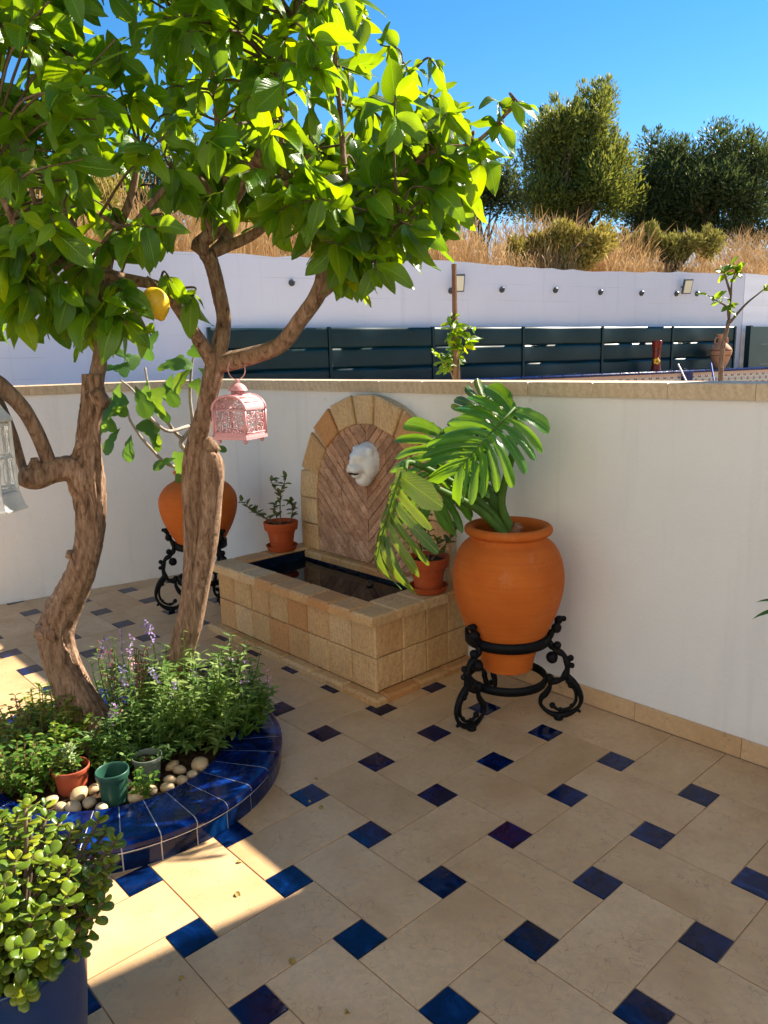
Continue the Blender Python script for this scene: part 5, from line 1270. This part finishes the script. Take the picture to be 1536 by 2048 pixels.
for nm, axx, off, lst in (('front', 0, 1, scr + top), ('back', 0, -1, scr + top), ('side', 1, 1, scr), ('side', 1, -1, scr)):
    mb = MB()
    for c_ in lst:
        P = [PL(x, off * hw, z) if axx == 0 else PL(off * hw, x, z) for x, z in c_]
        mb.tube(P, .0020, 5)
    z1 = zsp
    for z in (zb0 + .026, zsp - .002):
        P = [PL(-hw, off * hw, z), PL(hw, off * hw, z)] if axx == 0 else [PL(off * hw, -hw, z), PL(off * hw, hw, z)]
        mb.tube(P, .0035, 6)
    mb.build('scrollwork', MAT['pink'], pk, True)
    d = hw - .006
    P = [(-d, zb0 + .026), (d, zb0 + .026), (d, zsp)] + ([(x * .92, vault(x) - .008) for x in xs[::-1][3:-3]] if axx == 0 else []) + [(-d, zsp)]
    V = [PL(x, off * d, z) if axx == 0 else PL(off * d, x, z) for x, z in P]
    mb = MB(); mb.add(V, [tuple(range(len(V)))]); mb.build('pane', MAT['glass'], pk)

wc = at(-18, 1022, 2.7)
wl = thing('white_lantern', 'weathered white metal lantern with glass sides at the left edge', 'lantern', wc)
def hexring(r, z, n=6, rot=0.35): return [wc + Vector((r * math.cos(rot + 2 * math.pi * k / n), r * math.sin(rot + 2 * math.pi * k / n), z)) for k in range(n)]
def hexloft(name, prof, mat):
    mb = MB(); V = []; F = []
    for r, z in prof: V += hexring(r, z)
    for i in range(len(prof) - 1):
        for k in range(6): F.append((i * 6 + k, i * 6 + (k + 1) % 6, (i + 1) * 6 + (k + 1) % 6, (i + 1) * 6 + k))
    F += [tuple(range(5, -1, -1)), tuple((len(prof) - 1) * 6 + k for k in range(6))]
    mb.add(V, F); return mb.build(name, MAT[mat], wl)
hexloft('base', [(.122, 0), (.124, .006), (.118, .012), (.108, .045), (.104, .062), (.098, .066)], 'oldwhite')
hexloft('roof', [(.100, .318), (.108, .322), (.106, .332), (.088, .352), (.068, .386), (.060, .400), (.066, .404), (.050, .44), (.015, .47)], 'oldwhite')
lo, hi = hexring(.094, .066), hexring(.094, .318)
for k in range(6):
    mb = MB(); mb.tube([lo[k], hi[k]], .007, 6); mb.build('corner_post', MAT['oldwhite'], wl)
    a, b, c, d = lo[k], lo[(k + 1) % 6], hi[(k + 1) % 6], hi[k]; e = (b - a).normalized() * .007
    mb = MB(); mb.add([a + e, b - e, c - e, d + e], [(0, 1, 2, 3)]); mb.build('pane', MAT['glass'], wl)
    for f in (0.04, 0.5, 0.96):
        mb = MB(); mb.tube([a + (d - a) * f, b + (c - b) * f], .0045, 6); mb.build('crossbar', MAT['oldwhite'], wl)
    m_ = (a + b) / 2; pts = []
    mb = MB(); cc_ = (a + b + c + d) / 4 + (((a + b) / 2 - wc).normalized() * 0.001)
    ex = (b - a).normalized()
    for zc in (-.055, .05):
        mb.tube([cc_ + ex * .02 * math.cos(t) + UP * (zc + .042 * math.sin(t)) for t in [2 * math.pi * q / 16 for q in range(16)]], .0022, 5, closed=True)
    mb.build('pane_ornament', MAT['oldwhite'], wl)
mb = MB(); rc = wc + UP * .505; mb.tube([rc + Vector((math.cos(a), 0, math.sin(a))) * .035 for a in [2 * math.pi * k / 24 for k in range(24)]], .003, 6, closed=True); mb.build('ring', MAT['oldwhite'], wl)

# ------------------------------------------------------------------ planting in the round planter
def simple_leaf(name, wr, fold, curl, mat): return leaf_mesh(name, wr, fold, curl, 0.02, mat, 4, 0.9)
def herb(name, label, c, rad, h, n, lf, mat, stem_mat, pairs=9, spikes=0, lean=0.9, wr=0.3, group='plants in the round planter', smin=0.55):
    root = thing(name, label, 'plant', c, group); c = Vector(c)
    var = [simple_leaf(name + '_leaf', wr * random.uniform(.85, 1.2), .3, random.uniform(.1, .6), MAT[mat]) for _ in range(4)]
    mbs = MB(); lv = []
    arr = [mesh_arrays(m) for m in var]; Vs, Qs, Us, b = [], [], [], 0
    for k in range(n):
        a = random.uniform(0, 6.283); r = rad * math.sqrt(random.random())
        hh = h * random.uniform(smin, 1.05) * (1 - 0.25 * (r / rad) ** 2)
        tip = c + Vector((r * math.cos(a), r * math.sin(a), hh)); b0 = c + Vector((0.35 * r * math.cos(a), 0.35 * r * math.sin(a), -0.01))
        mid = b0 + (tip - b0) * 0.5 + Vector((math.cos(a), math.sin(a), 0.3)) * rad * 0.12 * lean
        Q = catmull([b0, mid, tip], 6); mbs.tube(Q, list(np.linspace(.0035, .0016, len(Q))), 5, caps=False)
        spike = k < spikes
        if spike:
            up = tip + Vector((random.uniform(-.03, .03), random.uniform(-.03, .03), random.uniform(.06, .13)))
            sp = MB(); sp.tube([tip, up], [.0018, .001], 5); so = sp.build('flower_stalk', MAT['stalk'], root, True)
            Pp = []; 
            for q in range(26):
                f = 0.15 + 0.85 * random.random(); Pp.append(tip + (up - tip) * f + Vector((random.gauss(0, .006), random.gauss(0, .006), 0)))
            V, Qd = leaf_cloud(np.array(Pp), rand_dirs(len(Pp)), .016, .009, 0.1)
            fo_ = link('flowers', np_mesh('flowers', V - np.array(wloc(root)), Qd, MAT['lilac']), so); fo_['kind'] = 'stuff'
        m = len(Q)
        for i in range(m):
            f = i / (m - 1)
            if f < 0.18: continue
            for w in range(max(1, round(pairs * 2 / m))):
                p = Q[i] + np.random.default_rng(i + k * 31 + w).normal(0, .003, 3); ph = i * 1.57 + w * 3.14 + random.uniform(-.5, .5)
                d = Vector((math.cos(ph), math.sin(ph), random.uniform(-.1, .8)))
                R3 = np.array(frame(d, Vector((random.uniform(-.3, .3), random.uniform(-.3, .3), 1)))) * lf * random.uniform(.6, 1.15) * (1.1 - 0.35 * f)
                co, q, U = arr[(i + w + k) % 4]; Vs.append(co @ R3.T + np.array(p) - np.array(c)); Qs.append(q + b); Us.append(U); b += len(co)
    o = mbs.build('stems', MAT[stem_mat], root, True); o['kind'] = 'stuff'
    o = link('foliage', np_mesh('foliage', np.concatenate(Vs), np.concatenate(Qs), MAT[mat], True, np.concatenate(Us)), root); o['kind'] = 'stuff'
    return root
herb('sage_plant', 'large sage bush with lilac flower spikes right of the straighter trunk', (-.80, 3.05, .07), .32, .40, 110, .066, 'sage', 'stalk', 11, 5, smin=.3)
herb('sage_plant', 'paler sage bush with narrow leaves in front of the straighter trunk', (-.99, 2.88, .07), .23, .24, 80, .060, 'sage', 'stalk', 10, 2, smin=.35)
herb('sage_plant', 'tall thin sage with flower spikes between the two trunks', (-1.17, 3.15, .07), .15, .40, 24, .045, 'sage', 'stalk', 10, 4)
herb('mint_plant', 'dense green leafy plant left of the crooked trunk', (-1.44, 2.95, .07), .22, .25, 120, .042, 'herb', 'dry_stem', 11, 0, wr=.5)
herb('mint_plant', 'light green creeping plant behind the jade plant', (-1.37, 2.68, .07), .20, .19, 120, .040, 'herb', 'dry_stem', 10, 0, wr=.5)
herb('mint_plant', 'small bright green shoots between the red pot and the green pot', (-1.10, 2.74, .07), .09, .17, 22, .036, 'herb', 'stalk', 9, 0, wr=.5)
herb('mint_plant', 'thin green shoots growing between the green pot and the pebbles', (-.92, 2.56, .07), .06, .14, 10, .034, 'herb', 'stalk', 9, 0, wr=.5)
herb('sage_plant', 'low dark green sage spilling over the rim towards the fountain', (-.68, 3.0, .09), .20, .24, 60, .058, 'herb', 'stalk', 9, 4, wr=.34)
herb('sage_plant', 'few tall wispy sage shoots rising above the bed before the straighter trunk', (-.93, 2.98, .07), .26, .46, 14, .042, 'sage', 'stalk', 9, 3, smin=.7)
dr = thing('dry_flower_stems', 'thin dry brown flower stems between the two trunks', 'plant', (-1.13, 3.08, .07))
for k in range(9):
    b0 = Vector((-1.13 + random.uniform(-.04, .04), 3.08 + random.uniform(-.03, .03), .07)); tip = b0 + Vector((random.uniform(-.12, .12), random.uniform(-.08, .08), random.uniform(.26, .42)))
    mb = MB(); Q = catmull([b0, (b0 + tip) / 2 + Vector((random.uniform(-.03, .03), 0, .02)), tip], 5); mb.tube(Q, list(np.linspace(.003, .0014, len(Q))), 5)
    for q in Q[-6:]: 
        for _ in range(2): mb.ball(Vector(q) + Vector((random.gauss(0, .006), random.gauss(0, .006), 0)), random.uniform(.003, .006), 6, 4)
    mb.build('stem', MAT['dry_stem'], dr, True)
# pots standing among the plants
def small_pot(name, label, c, r, h, mat, soil=True, tilt=0.0):
    root = thing(name, label, 'flower pot', c); c = Vector(c)
    lathe_part('pot', [(.003, .001), (r * .74, .001), (r * .78, .006), (r * .92, h * .78), (r * .94, h * .80), (r, h * .81), (r * 1.02, h * .84), (r * 1.03, h * .98), (r, h), (r * .95, h * .98), (r * .90, h * .75), (r * .84, h * .5)], c, MAT[mat], root, 32, 2)
    if soil: soil_disc(c, r * .90, c.z + h * .76, root, .006)
    return root
rp = small_pot('flower_pot', 'small red plastic pot holding a pale succulent', (-1.205, 2.625, .07), .067, .10, 'red_pot')
small_pot('flower_pot', 'empty green plastic pot standing on pebbles', (-1.018, 2.545, .07), .058, .125, 'green_pot', False)
small_pot('flower_pot', 'pale grey plastic pot half hidden under the sage', (-.94, 2.70, .07), .056, .095, 'pale_pot')
ros = thing('rosette_succulent', 'pale green rosette succulent growing in the red pot', 'succulent', (-1.205, 2.625, .146))
rb_ = Vector((-1.205, 2.625, .146)); mb = MB(); mb.tube([rb_ - UP * .01, rb_ + UP * .085], [.009, .007], 8); mb.build('stem', MAT['stalk'], ros, True)
MAT['succulent'] = m_leaf('succulent_leaf', (0.14, 0.22, 0.09), (0.24, 0.32, 0.13), (0.36, 0.42, 0.18), (0.4, 0.5, 0.2), 0.15, 0.5, False)
def fat_leaf(name, mat, w, t, ob=0.25):
    n_, m_ = 10, 7; G = []; V = []; Fq = []
    for j in range(m_ + 1):
        th = math.pi * (0.02 + 0.96 * j / m_)
        for i in range(n_):
            ph = 2 * math.pi * i / n_; G.append((0.5 * math.sin(th) * math.cos(ph), 0.5 - 0.5 * math.cos(th), 0.5 * math.sin(th) * math.sin(ph)))
    for j in range(m_):
        for i in range(n_): Fq.append((j * n_ + i, (j + 1) * n_ + i, (j + 1) * n_ + (i + 1) % n_, j * n_ + (i + 1) % n_))
    for x, y, z in G:
        k = 0.45 + 0.75 * max(0, y) ** 0.8 if ob > 0 else 1
        V.append((x * w * 2 * k, y, z * t * 2 + 0.10 * (y ** 2) - 0.10 * (x * 2) ** 2 * 0.3))
    return make_mesh(name, V, Fq, mat, True)
sl = fat_leaf('succulent_leaf', MAT['succulent'], .22, .12)
for ly, (z, nn, el, s) in enumerate(((.095, 5, 70, .022), (.090, 7, 45, .028), (.082, 8, 20, .032), (.066, 7, 0, .026), (.05, 6, -5, .024), (.034, 6, 5, .022))):
    for k in range(nn):
        a = 2 * math.pi * k / nn + ly * .5; e = el * D2R; d = Vector((math.cos(a) * math.cos(e), math.sin(a) * math.cos(e), math.sin(e)))
        o = bpy.data.objects.new('leaf', sl); COL.objects.link(o); o.parent = ros
        Mx = (frame(d, UP + Vector((0, .01, 0))) * s).to_4x4(); Mx.translation = UP * z; o.matrix_local = Mx
# pebbles
pm = []
for k in range(4):
    tmp = MB(); tmp.ball((0, 0, 0), 1, 12, 8, (1, random.uniform(.7, .9), random.uniform(.55, .72)))
    pm.append(make_mesh('pebble', [(x * (1 + .06 * math.sin(5 * y + k)), y * (1 + .06 * math.sin(4 * x + k)), z) for x, y, z in tmp.v], tmp.f, MAT['pebble'], True))
placed = []
tries = 0
while len(placed) < 46 and tries < 4000:
    tries += 1
    a = random.uniform(-112, -18) * D2R; r = random.uniform(.26, .405); p = PC + Vector((r * math.cos(a), r * math.sin(a), 0)); s = random.uniform(.026, .044)
    if any((p - q).length < (s + t) * .82 for q, t in placed): continue
    if any((p - Vector(q)).length < s + .05 for q in ((-1.205, 2.625, 0), (-1.018, 2.545, 0), (-.925, 2.67, 0))): continue
    placed.append((p, s)); o = link('pebble', random.choice(pm), None, p + UP * (.078 + s * .45))
    o.rotation_euler = (random.uniform(-.3, .3), random.uniform(-.3, .3), random.uniform(0, 6)); o.scale = (s, s, s)
    tag(o, 'smooth cream pebble on the planter soil near the green and grey pots', 'pebble', 'pebbles in the round planter')

# ------------------------------------------------------------------ jade plant in the blue pot
BP = Vector((-.875, 1.475, 0)); BZ = .40
jd = thing('potted_jade_plant', 'bushy jade plant with round fleshy leaves in a large blue pot', 'potted plant', BP)
lathe_part('pot', [(.01, .002), (.135, .002), (.142, .012), (.158, .16), (.172, .32), (.178, .375), (.183, .385), (.185, BZ - .004), (.180, BZ + .001), (.172, BZ - .004), (.168, .36), (.16, .30)], BP, MAT['blue_pot'], jd, 56, 2)
soil_disc(BP, .168, .355, jd)
jv = [fat_leaf('jade_leaf', MAT['jade'], random.uniform(.38, .44), .085) for _ in range(3)]; jl = []
mbb = []
for k in range(175):
    a = random.uniform(0, 6.283); r = .265 * math.sqrt(random.random()); top_z = .38 + .36 * math.sqrt(max(.05, 1 - (r / .31) ** 2)) * random.uniform(.35, 1.0)
    if random.random() < .25: top_z = random.uniform(.43, .52); r = random.uniform(.12, .22)
    tip = BP + Vector((r * math.cos(a), r * math.sin(a), top_z)); b0 = BP + Vector((.3 * r * math.cos(a), .3 * r * math.sin(a), .35))
    Q = catmull([b0, (b0 + tip) / 2 + Vector((random.uniform(-.02, .02), random.uniform(-.02, .02), .01)), tip], 4)
    mb = MB(); mb.tube(Q, list(np.linspace(.008, .004, len(Q))), 6, wobble=.08); mb.build('stem', MAT['twig'], jd, True)
    dirn = Vector(Q[-1] - Q[-3]).normalized(); dirn = (dirn + UP * .6).normalized(); o1 = dirn.orthogonal().normalized(); o2 = dirn.cross(o1); ph0 = random.uniform(0, 6)
    for ring, (f, el, s) in enumerate(((.0, .95, .022), (.008, .5, .030), (.020, .2, .033), (.036, .05, .030), (.054, -.1, .028), (.075, -.1, .027), (.098, -.15, .026), (.122, -.15, .025))):
        for q in range(2):
            ph = ph0 + ring * 1.57 + q * math.pi; d = (o1 * math.cos(ph) + o2 * math.sin(ph)) + dirn * el
            jl.append((tip - dirn * f, frame(d, dirn + Vector((random.uniform(-.2, .2), random.uniform(-.2, .2), .2))), s * random.uniform(.8, 1.15)))
scatter_leaves(jd, jl, jv, 'leaf', MAT['jade'])

# ------------------------------------------------------------------ things beyond the wall
fl = []
for lab, u, v, st_ in (('small floodlight on the white retaining wall behind the wooden stake', 918, 566, 2.0), ('small floodlight on the white retaining wall near its right end', 1375, 573, 5.9)):
    d = at(u, v, 5) - CAM; p = CAM + d * ((FP + FN * .1 - CAM).dot(FN) / d.dot(FN))
    o = thing('floodlight', lab, 'lamp', p, 'floodlights on the retaining wall'); ax = (FE * .9 + UP * .25).normalized()
    nrm = (FN - UP * .35 - FE * .4).normalized(); ux = nrm.cross(UP).normalized(); uy = ux.cross(nrm) * -1
    fr = (p, ux, uy, nrm)
    slab('housing', A4(-.065, .065, -.10, .10), (p - nrm * .02, ux, uy, nrm), .035, .006, MAT['grey_metal'], o)
    slab('lens', A4(-.052, .052, -.085, .085), (p + nrm * .016, ux, uy, nrm), .004, .001, MAT['glassy'], o)
    mb = MB(); mb.tube([p - nrm * .02, p - FN * .1], .012, 6); mb.build('bracket', MAT['grey_metal'], o)
def vase(name, label, u, v, prof, mat):
    d = at(u, v, 5) - CAM; p = CAM + d * ((1.3965 - CAM_H) / d.z); k = (FW(0, .36, 0) - CAM).dot(FN) / (at(u, v, 5) - CAM).dot(FN); p = CAM + (at(u, v, 5) - CAM) * k; p.z = 1.3965
    o = thing(name, label, 'vase', p); lathe_part('body', prof, p, MAT[mat], o, 28, 3); return o, p
vz, p = vase('vase', 'slim dark red glazed vase on the blue tiled ledge', 1312, 730, [(.01, .001), (.062, .001), (.066, .02), (.054, .12), (.050, .22), (.058, .32), (.068, .38), (.058, .40), (.05, .38)], 'red_vase')
mb = MB(); 
for k in range(5):
    a = -1.9 + k * .06; q = p + Vector((.056 * math.cos(-1.8), .056 * math.sin(-1.8), .13)) + Vector((math.cos(k * 1.257), 0, math.sin(k * 1.257))) * .028
    mb.ball(q, .02, 7, 5, (1, .5, 1))
mb.build('flower_relief', MAT['lemon_fruit'], vz, True)
K_ = 0.74
am, p = vase('amphora', 'buff clay amphora on the tiled ledge behind the young lemon tree', 1440, 728, [(x * K_, z * K_) for x, z in [(.01, .001), (.09, .001), (.10, .02), (.15, .14), (.195, .28), (.20, .34), (.16, .41), (.085, .48), (.055, .52), (.058, .58), (.085, .625), (.088, .64), (.06, .635), (.05, .60)]], 'clay')
for sg in (-1, 1):
    mb = MB(); mb.tube(catmull([p + Vector((sg * x, 0, z)) * K_ for x, z in ((.05, .59), (.11, .57), (.125, .50), (.11, .45))], 4), .010, 7); mb.build('handle', MAT['clay'], am, True)
mb = MB(); mb.lathe([(r_ * K_, z * K_) for r_, z in ((.202, .325), (.204, .33), (.204, .35), (.200, .355))], p, 28); mb.lathe([(r_ * K_, z * K_) for r_, z in ((.185, .235), (.188, .24), (.190, .25), (.188, .255))], p, 28); mb.build('painted_band', MAT['dry_stem'], am, True)
def young_tree(name, label, P, R, tips, nl, var, mat, size, bm='bark', cat='tree', per=8):
    root = thing(name, label, cat, P[0]); mb = MB(); trunk_mesh(mb, P, R, 10, .06, 5, seed=3); mb.build('trunk', MAT[bm], root, True); lv = []
    for tp in tips:
        mb = MB(); Q = catmull(tp, 5); mb.tube(Q, list(np.linspace(R[-1] * .7, .004, len(Q))), 6); mb.build('branch', MAT['twig'], root, True)
        for k in range(per):
            q = Q[random.randint(len(Q) // 2, len(Q) - 1)]; d = Vector((random.uniform(-1, 1), random.uniform(-1, 1), random.uniform(-.4, .8)))
            lv.append((Vector(q), frame(d, Vector((random.uniform(-.5, .5), -.5, .8))), size * random.uniform(.7, 1.2)))
    scatter_leaves(root, lv, var, 'leaf', MAT[mat]); return root
YT = 9.6
g0 = at(1440, 760, YT); g0 = Vector((g0.x, g0.y, -0.05))
young_tree('young_lemon_tree', 'thin young lemon tree beyond the wall in front of the amphora', [g0, at(1441, 755, YT), at(1445, 700, YT), at(1458, 640, YT)], [.035, .030, .028, .024],
           [[at(1458, 640, YT), at(1455, 615, YT), at(1430, 600, YT), at(1415, 590, YT)], [at(1458, 640, YT), at(1462, 590, YT), at(1465, 560, YT), at(1480, 525, YT)], [at(1460, 645, YT), at(1490, 610, YT), at(1520, 585, YT), at(1540, 570, YT)], [at(1458, 640, YT), at(1456, 620, YT), at(1462, 610, YT)], [at(1462, 590, YT), at(1450, 550, YT), at(1448, 535, YT)], [at(1465, 560, YT), at(1475, 545, YT), at(1462, 530, YT)]], 10, lv_var, 'lemon_leaf', .15)
YS = 5.3
sk = at(912, 770, YS); sx_ = at(908, 528, YS)
so = thing('garden_stake', 'brown wooden stake standing beyond the wall in the climbing plant', 'stake', (sk.x, sk.y, -0.05))
mb = MB(); mb.tube([Vector((sk.x, sk.y, -.05)), (sk + sx_) / 2, sx_], [.019, .018, .017], 6, wobble=.05); mb.build('pole', MAT['stake'], so)
ctips = []
for k in range(9):
    u, v = 912 + random.uniform(-45, 40), random.uniform(640, 752); ctips.append([at(912, min(780, v + 60), YS + .03), at(912 + (u - 912) * .4, v + 20, YS + random.uniform(-.08, .08)), at(u, v, YS + random.uniform(-.1, .1))])
ctips.append([at(910, 700, YS), at(902, 660, YS), at(903, 632, YS)])
young_tree('climbing_plant', 'green climbing plant wound round the wooden stake beyond the wall', [Vector((sk.x + .03, sk.y, -.05)), at(918, 770, YS), at(914, 720, YS), at(906, 660, YS)], [.012, .010, .008, .006], ctips, 10, lv_var, 'lemon_leaf', .095, 'twig', 'plant', 11)
for nm, lab, u0, v0, u1, v1, mt in (('pole', 'short white pole leaning on the patterned tiles', 1356, 728, 1372, 762, 'white_pole'), ('pole', 'short bright blue pole leaning on the patterned tiles', 1422, 726, 1428, 762, 'blue_pole')):
    a = at(u0, v0, 10.2 if u0 < 1400 else 10.6); b = at(u1, v1, 10.1 if u0 < 1400 else 10.5); b2 = a + (b - a) * ((a.z + .05) / (a.z - b.z)); d = b2 - a
    o = thing(nm, lab, 'pole', b2); mb = MB(); mb.tube([a, b2], .011, 8); mb.build('shaft', MAT[mt], o, True)
mb = MB(); wall_box(mb, FP, FE, FN, 4.98, 5.14, .506, .56, -.05, 1.36)
o = thing('tiled_pier', 'narrow blue tiled pier against the patterned tile ledge', 'pier', FW(5.06, .53, 0)); mb.build('pier', MAT['cobalt2'], o)

# plant just outside the right edge: one leaf reaches into view
rp_ = Vector((1.47, 2.24, 0))
ro = thing('potted_lily', 'leaf tips of a potted plant reaching in at the right edge', 'potted plant', rp_)
lathe_part('pot', [(.01, .001), (.075, .001), (.08, .01), (.10, .20), (.112, .205), (.114, .235), (.105, .238), (.095, .2)], rp_, MAT['terracotta_red'], ro, 32, 2); soil_disc(rp_, .095, .205, ro)
lm = leaf_mesh('long_leaf', .22, .25, .5, .02, MAT['monstera'], 8, .8)
mb = MB(); mb.tube(catmull([rp_ + UP * .2, rp_ + UP * .6, rp_ + Vector((-.17, 0, .86))], 5), .008, 7); mb.build('stem', MAT['stalk'], ro, True)
for d, s in (((-1, 0, .42), .17), ((-1, .1, .02), .175), ((1, .2, .5), .2), ((.3, .5, .9), .22), ((.2, -1, .4), .2)):
    o = bpy.data.objects.new('leaf', lm); COL.objects.link(o); o.parent = ro; Mx = (frame(Vector(d), UP) * s).to_4x4(); Mx.translation = Vector((-.17, 0, .86)); o.matrix_local = Mx

# fallen leaves and bits on the paving
fm = [leaf_mesh('fallen_leaf', .55, .5, 1.0, .1, MAT['fallen'], 5) for _ in range(3)]
for u, v, s, lab in ((578, 1918, .022, 'dry brown leaf on the shaded paving near the bottom'), (360, 1952, .018, 'small curled leaf on the paving below the sunlit patch'), (690, 2028, .018, 'small brown leaf at the bottom middle of the paving'), (472, 1784, .02, 'small dry leaf in the middle of the sunlit patch'), (473, 1724, .016, 'tiny dry leaf at the upper edge of the sunlit patch'), (645, 1611, .02, 'small dry leaf beside the cobalt inset right of the planter'),
                     (628, 1558, .014, 'tiny twig of dry leaf above the cobalt inset right of the planter'), (806, 1475, .012, 'tiny dark leaf bit between the planter and the fountain'), (618, 1600, .012, 'tiny dry leaf fragment left of the cobalt inset')):
    p = atz(u, v, .004); o = link('fallen_leaf', random.choice(fm), None, p); o.scale = (s * 1.6,) * 3; o.rotation_euler = (random.uniform(-.2, .2), random.uniform(-.2, .2), random.uniform(0, 6)); tag(o, lab, 'leaf', 'fallen leaves on the paving')
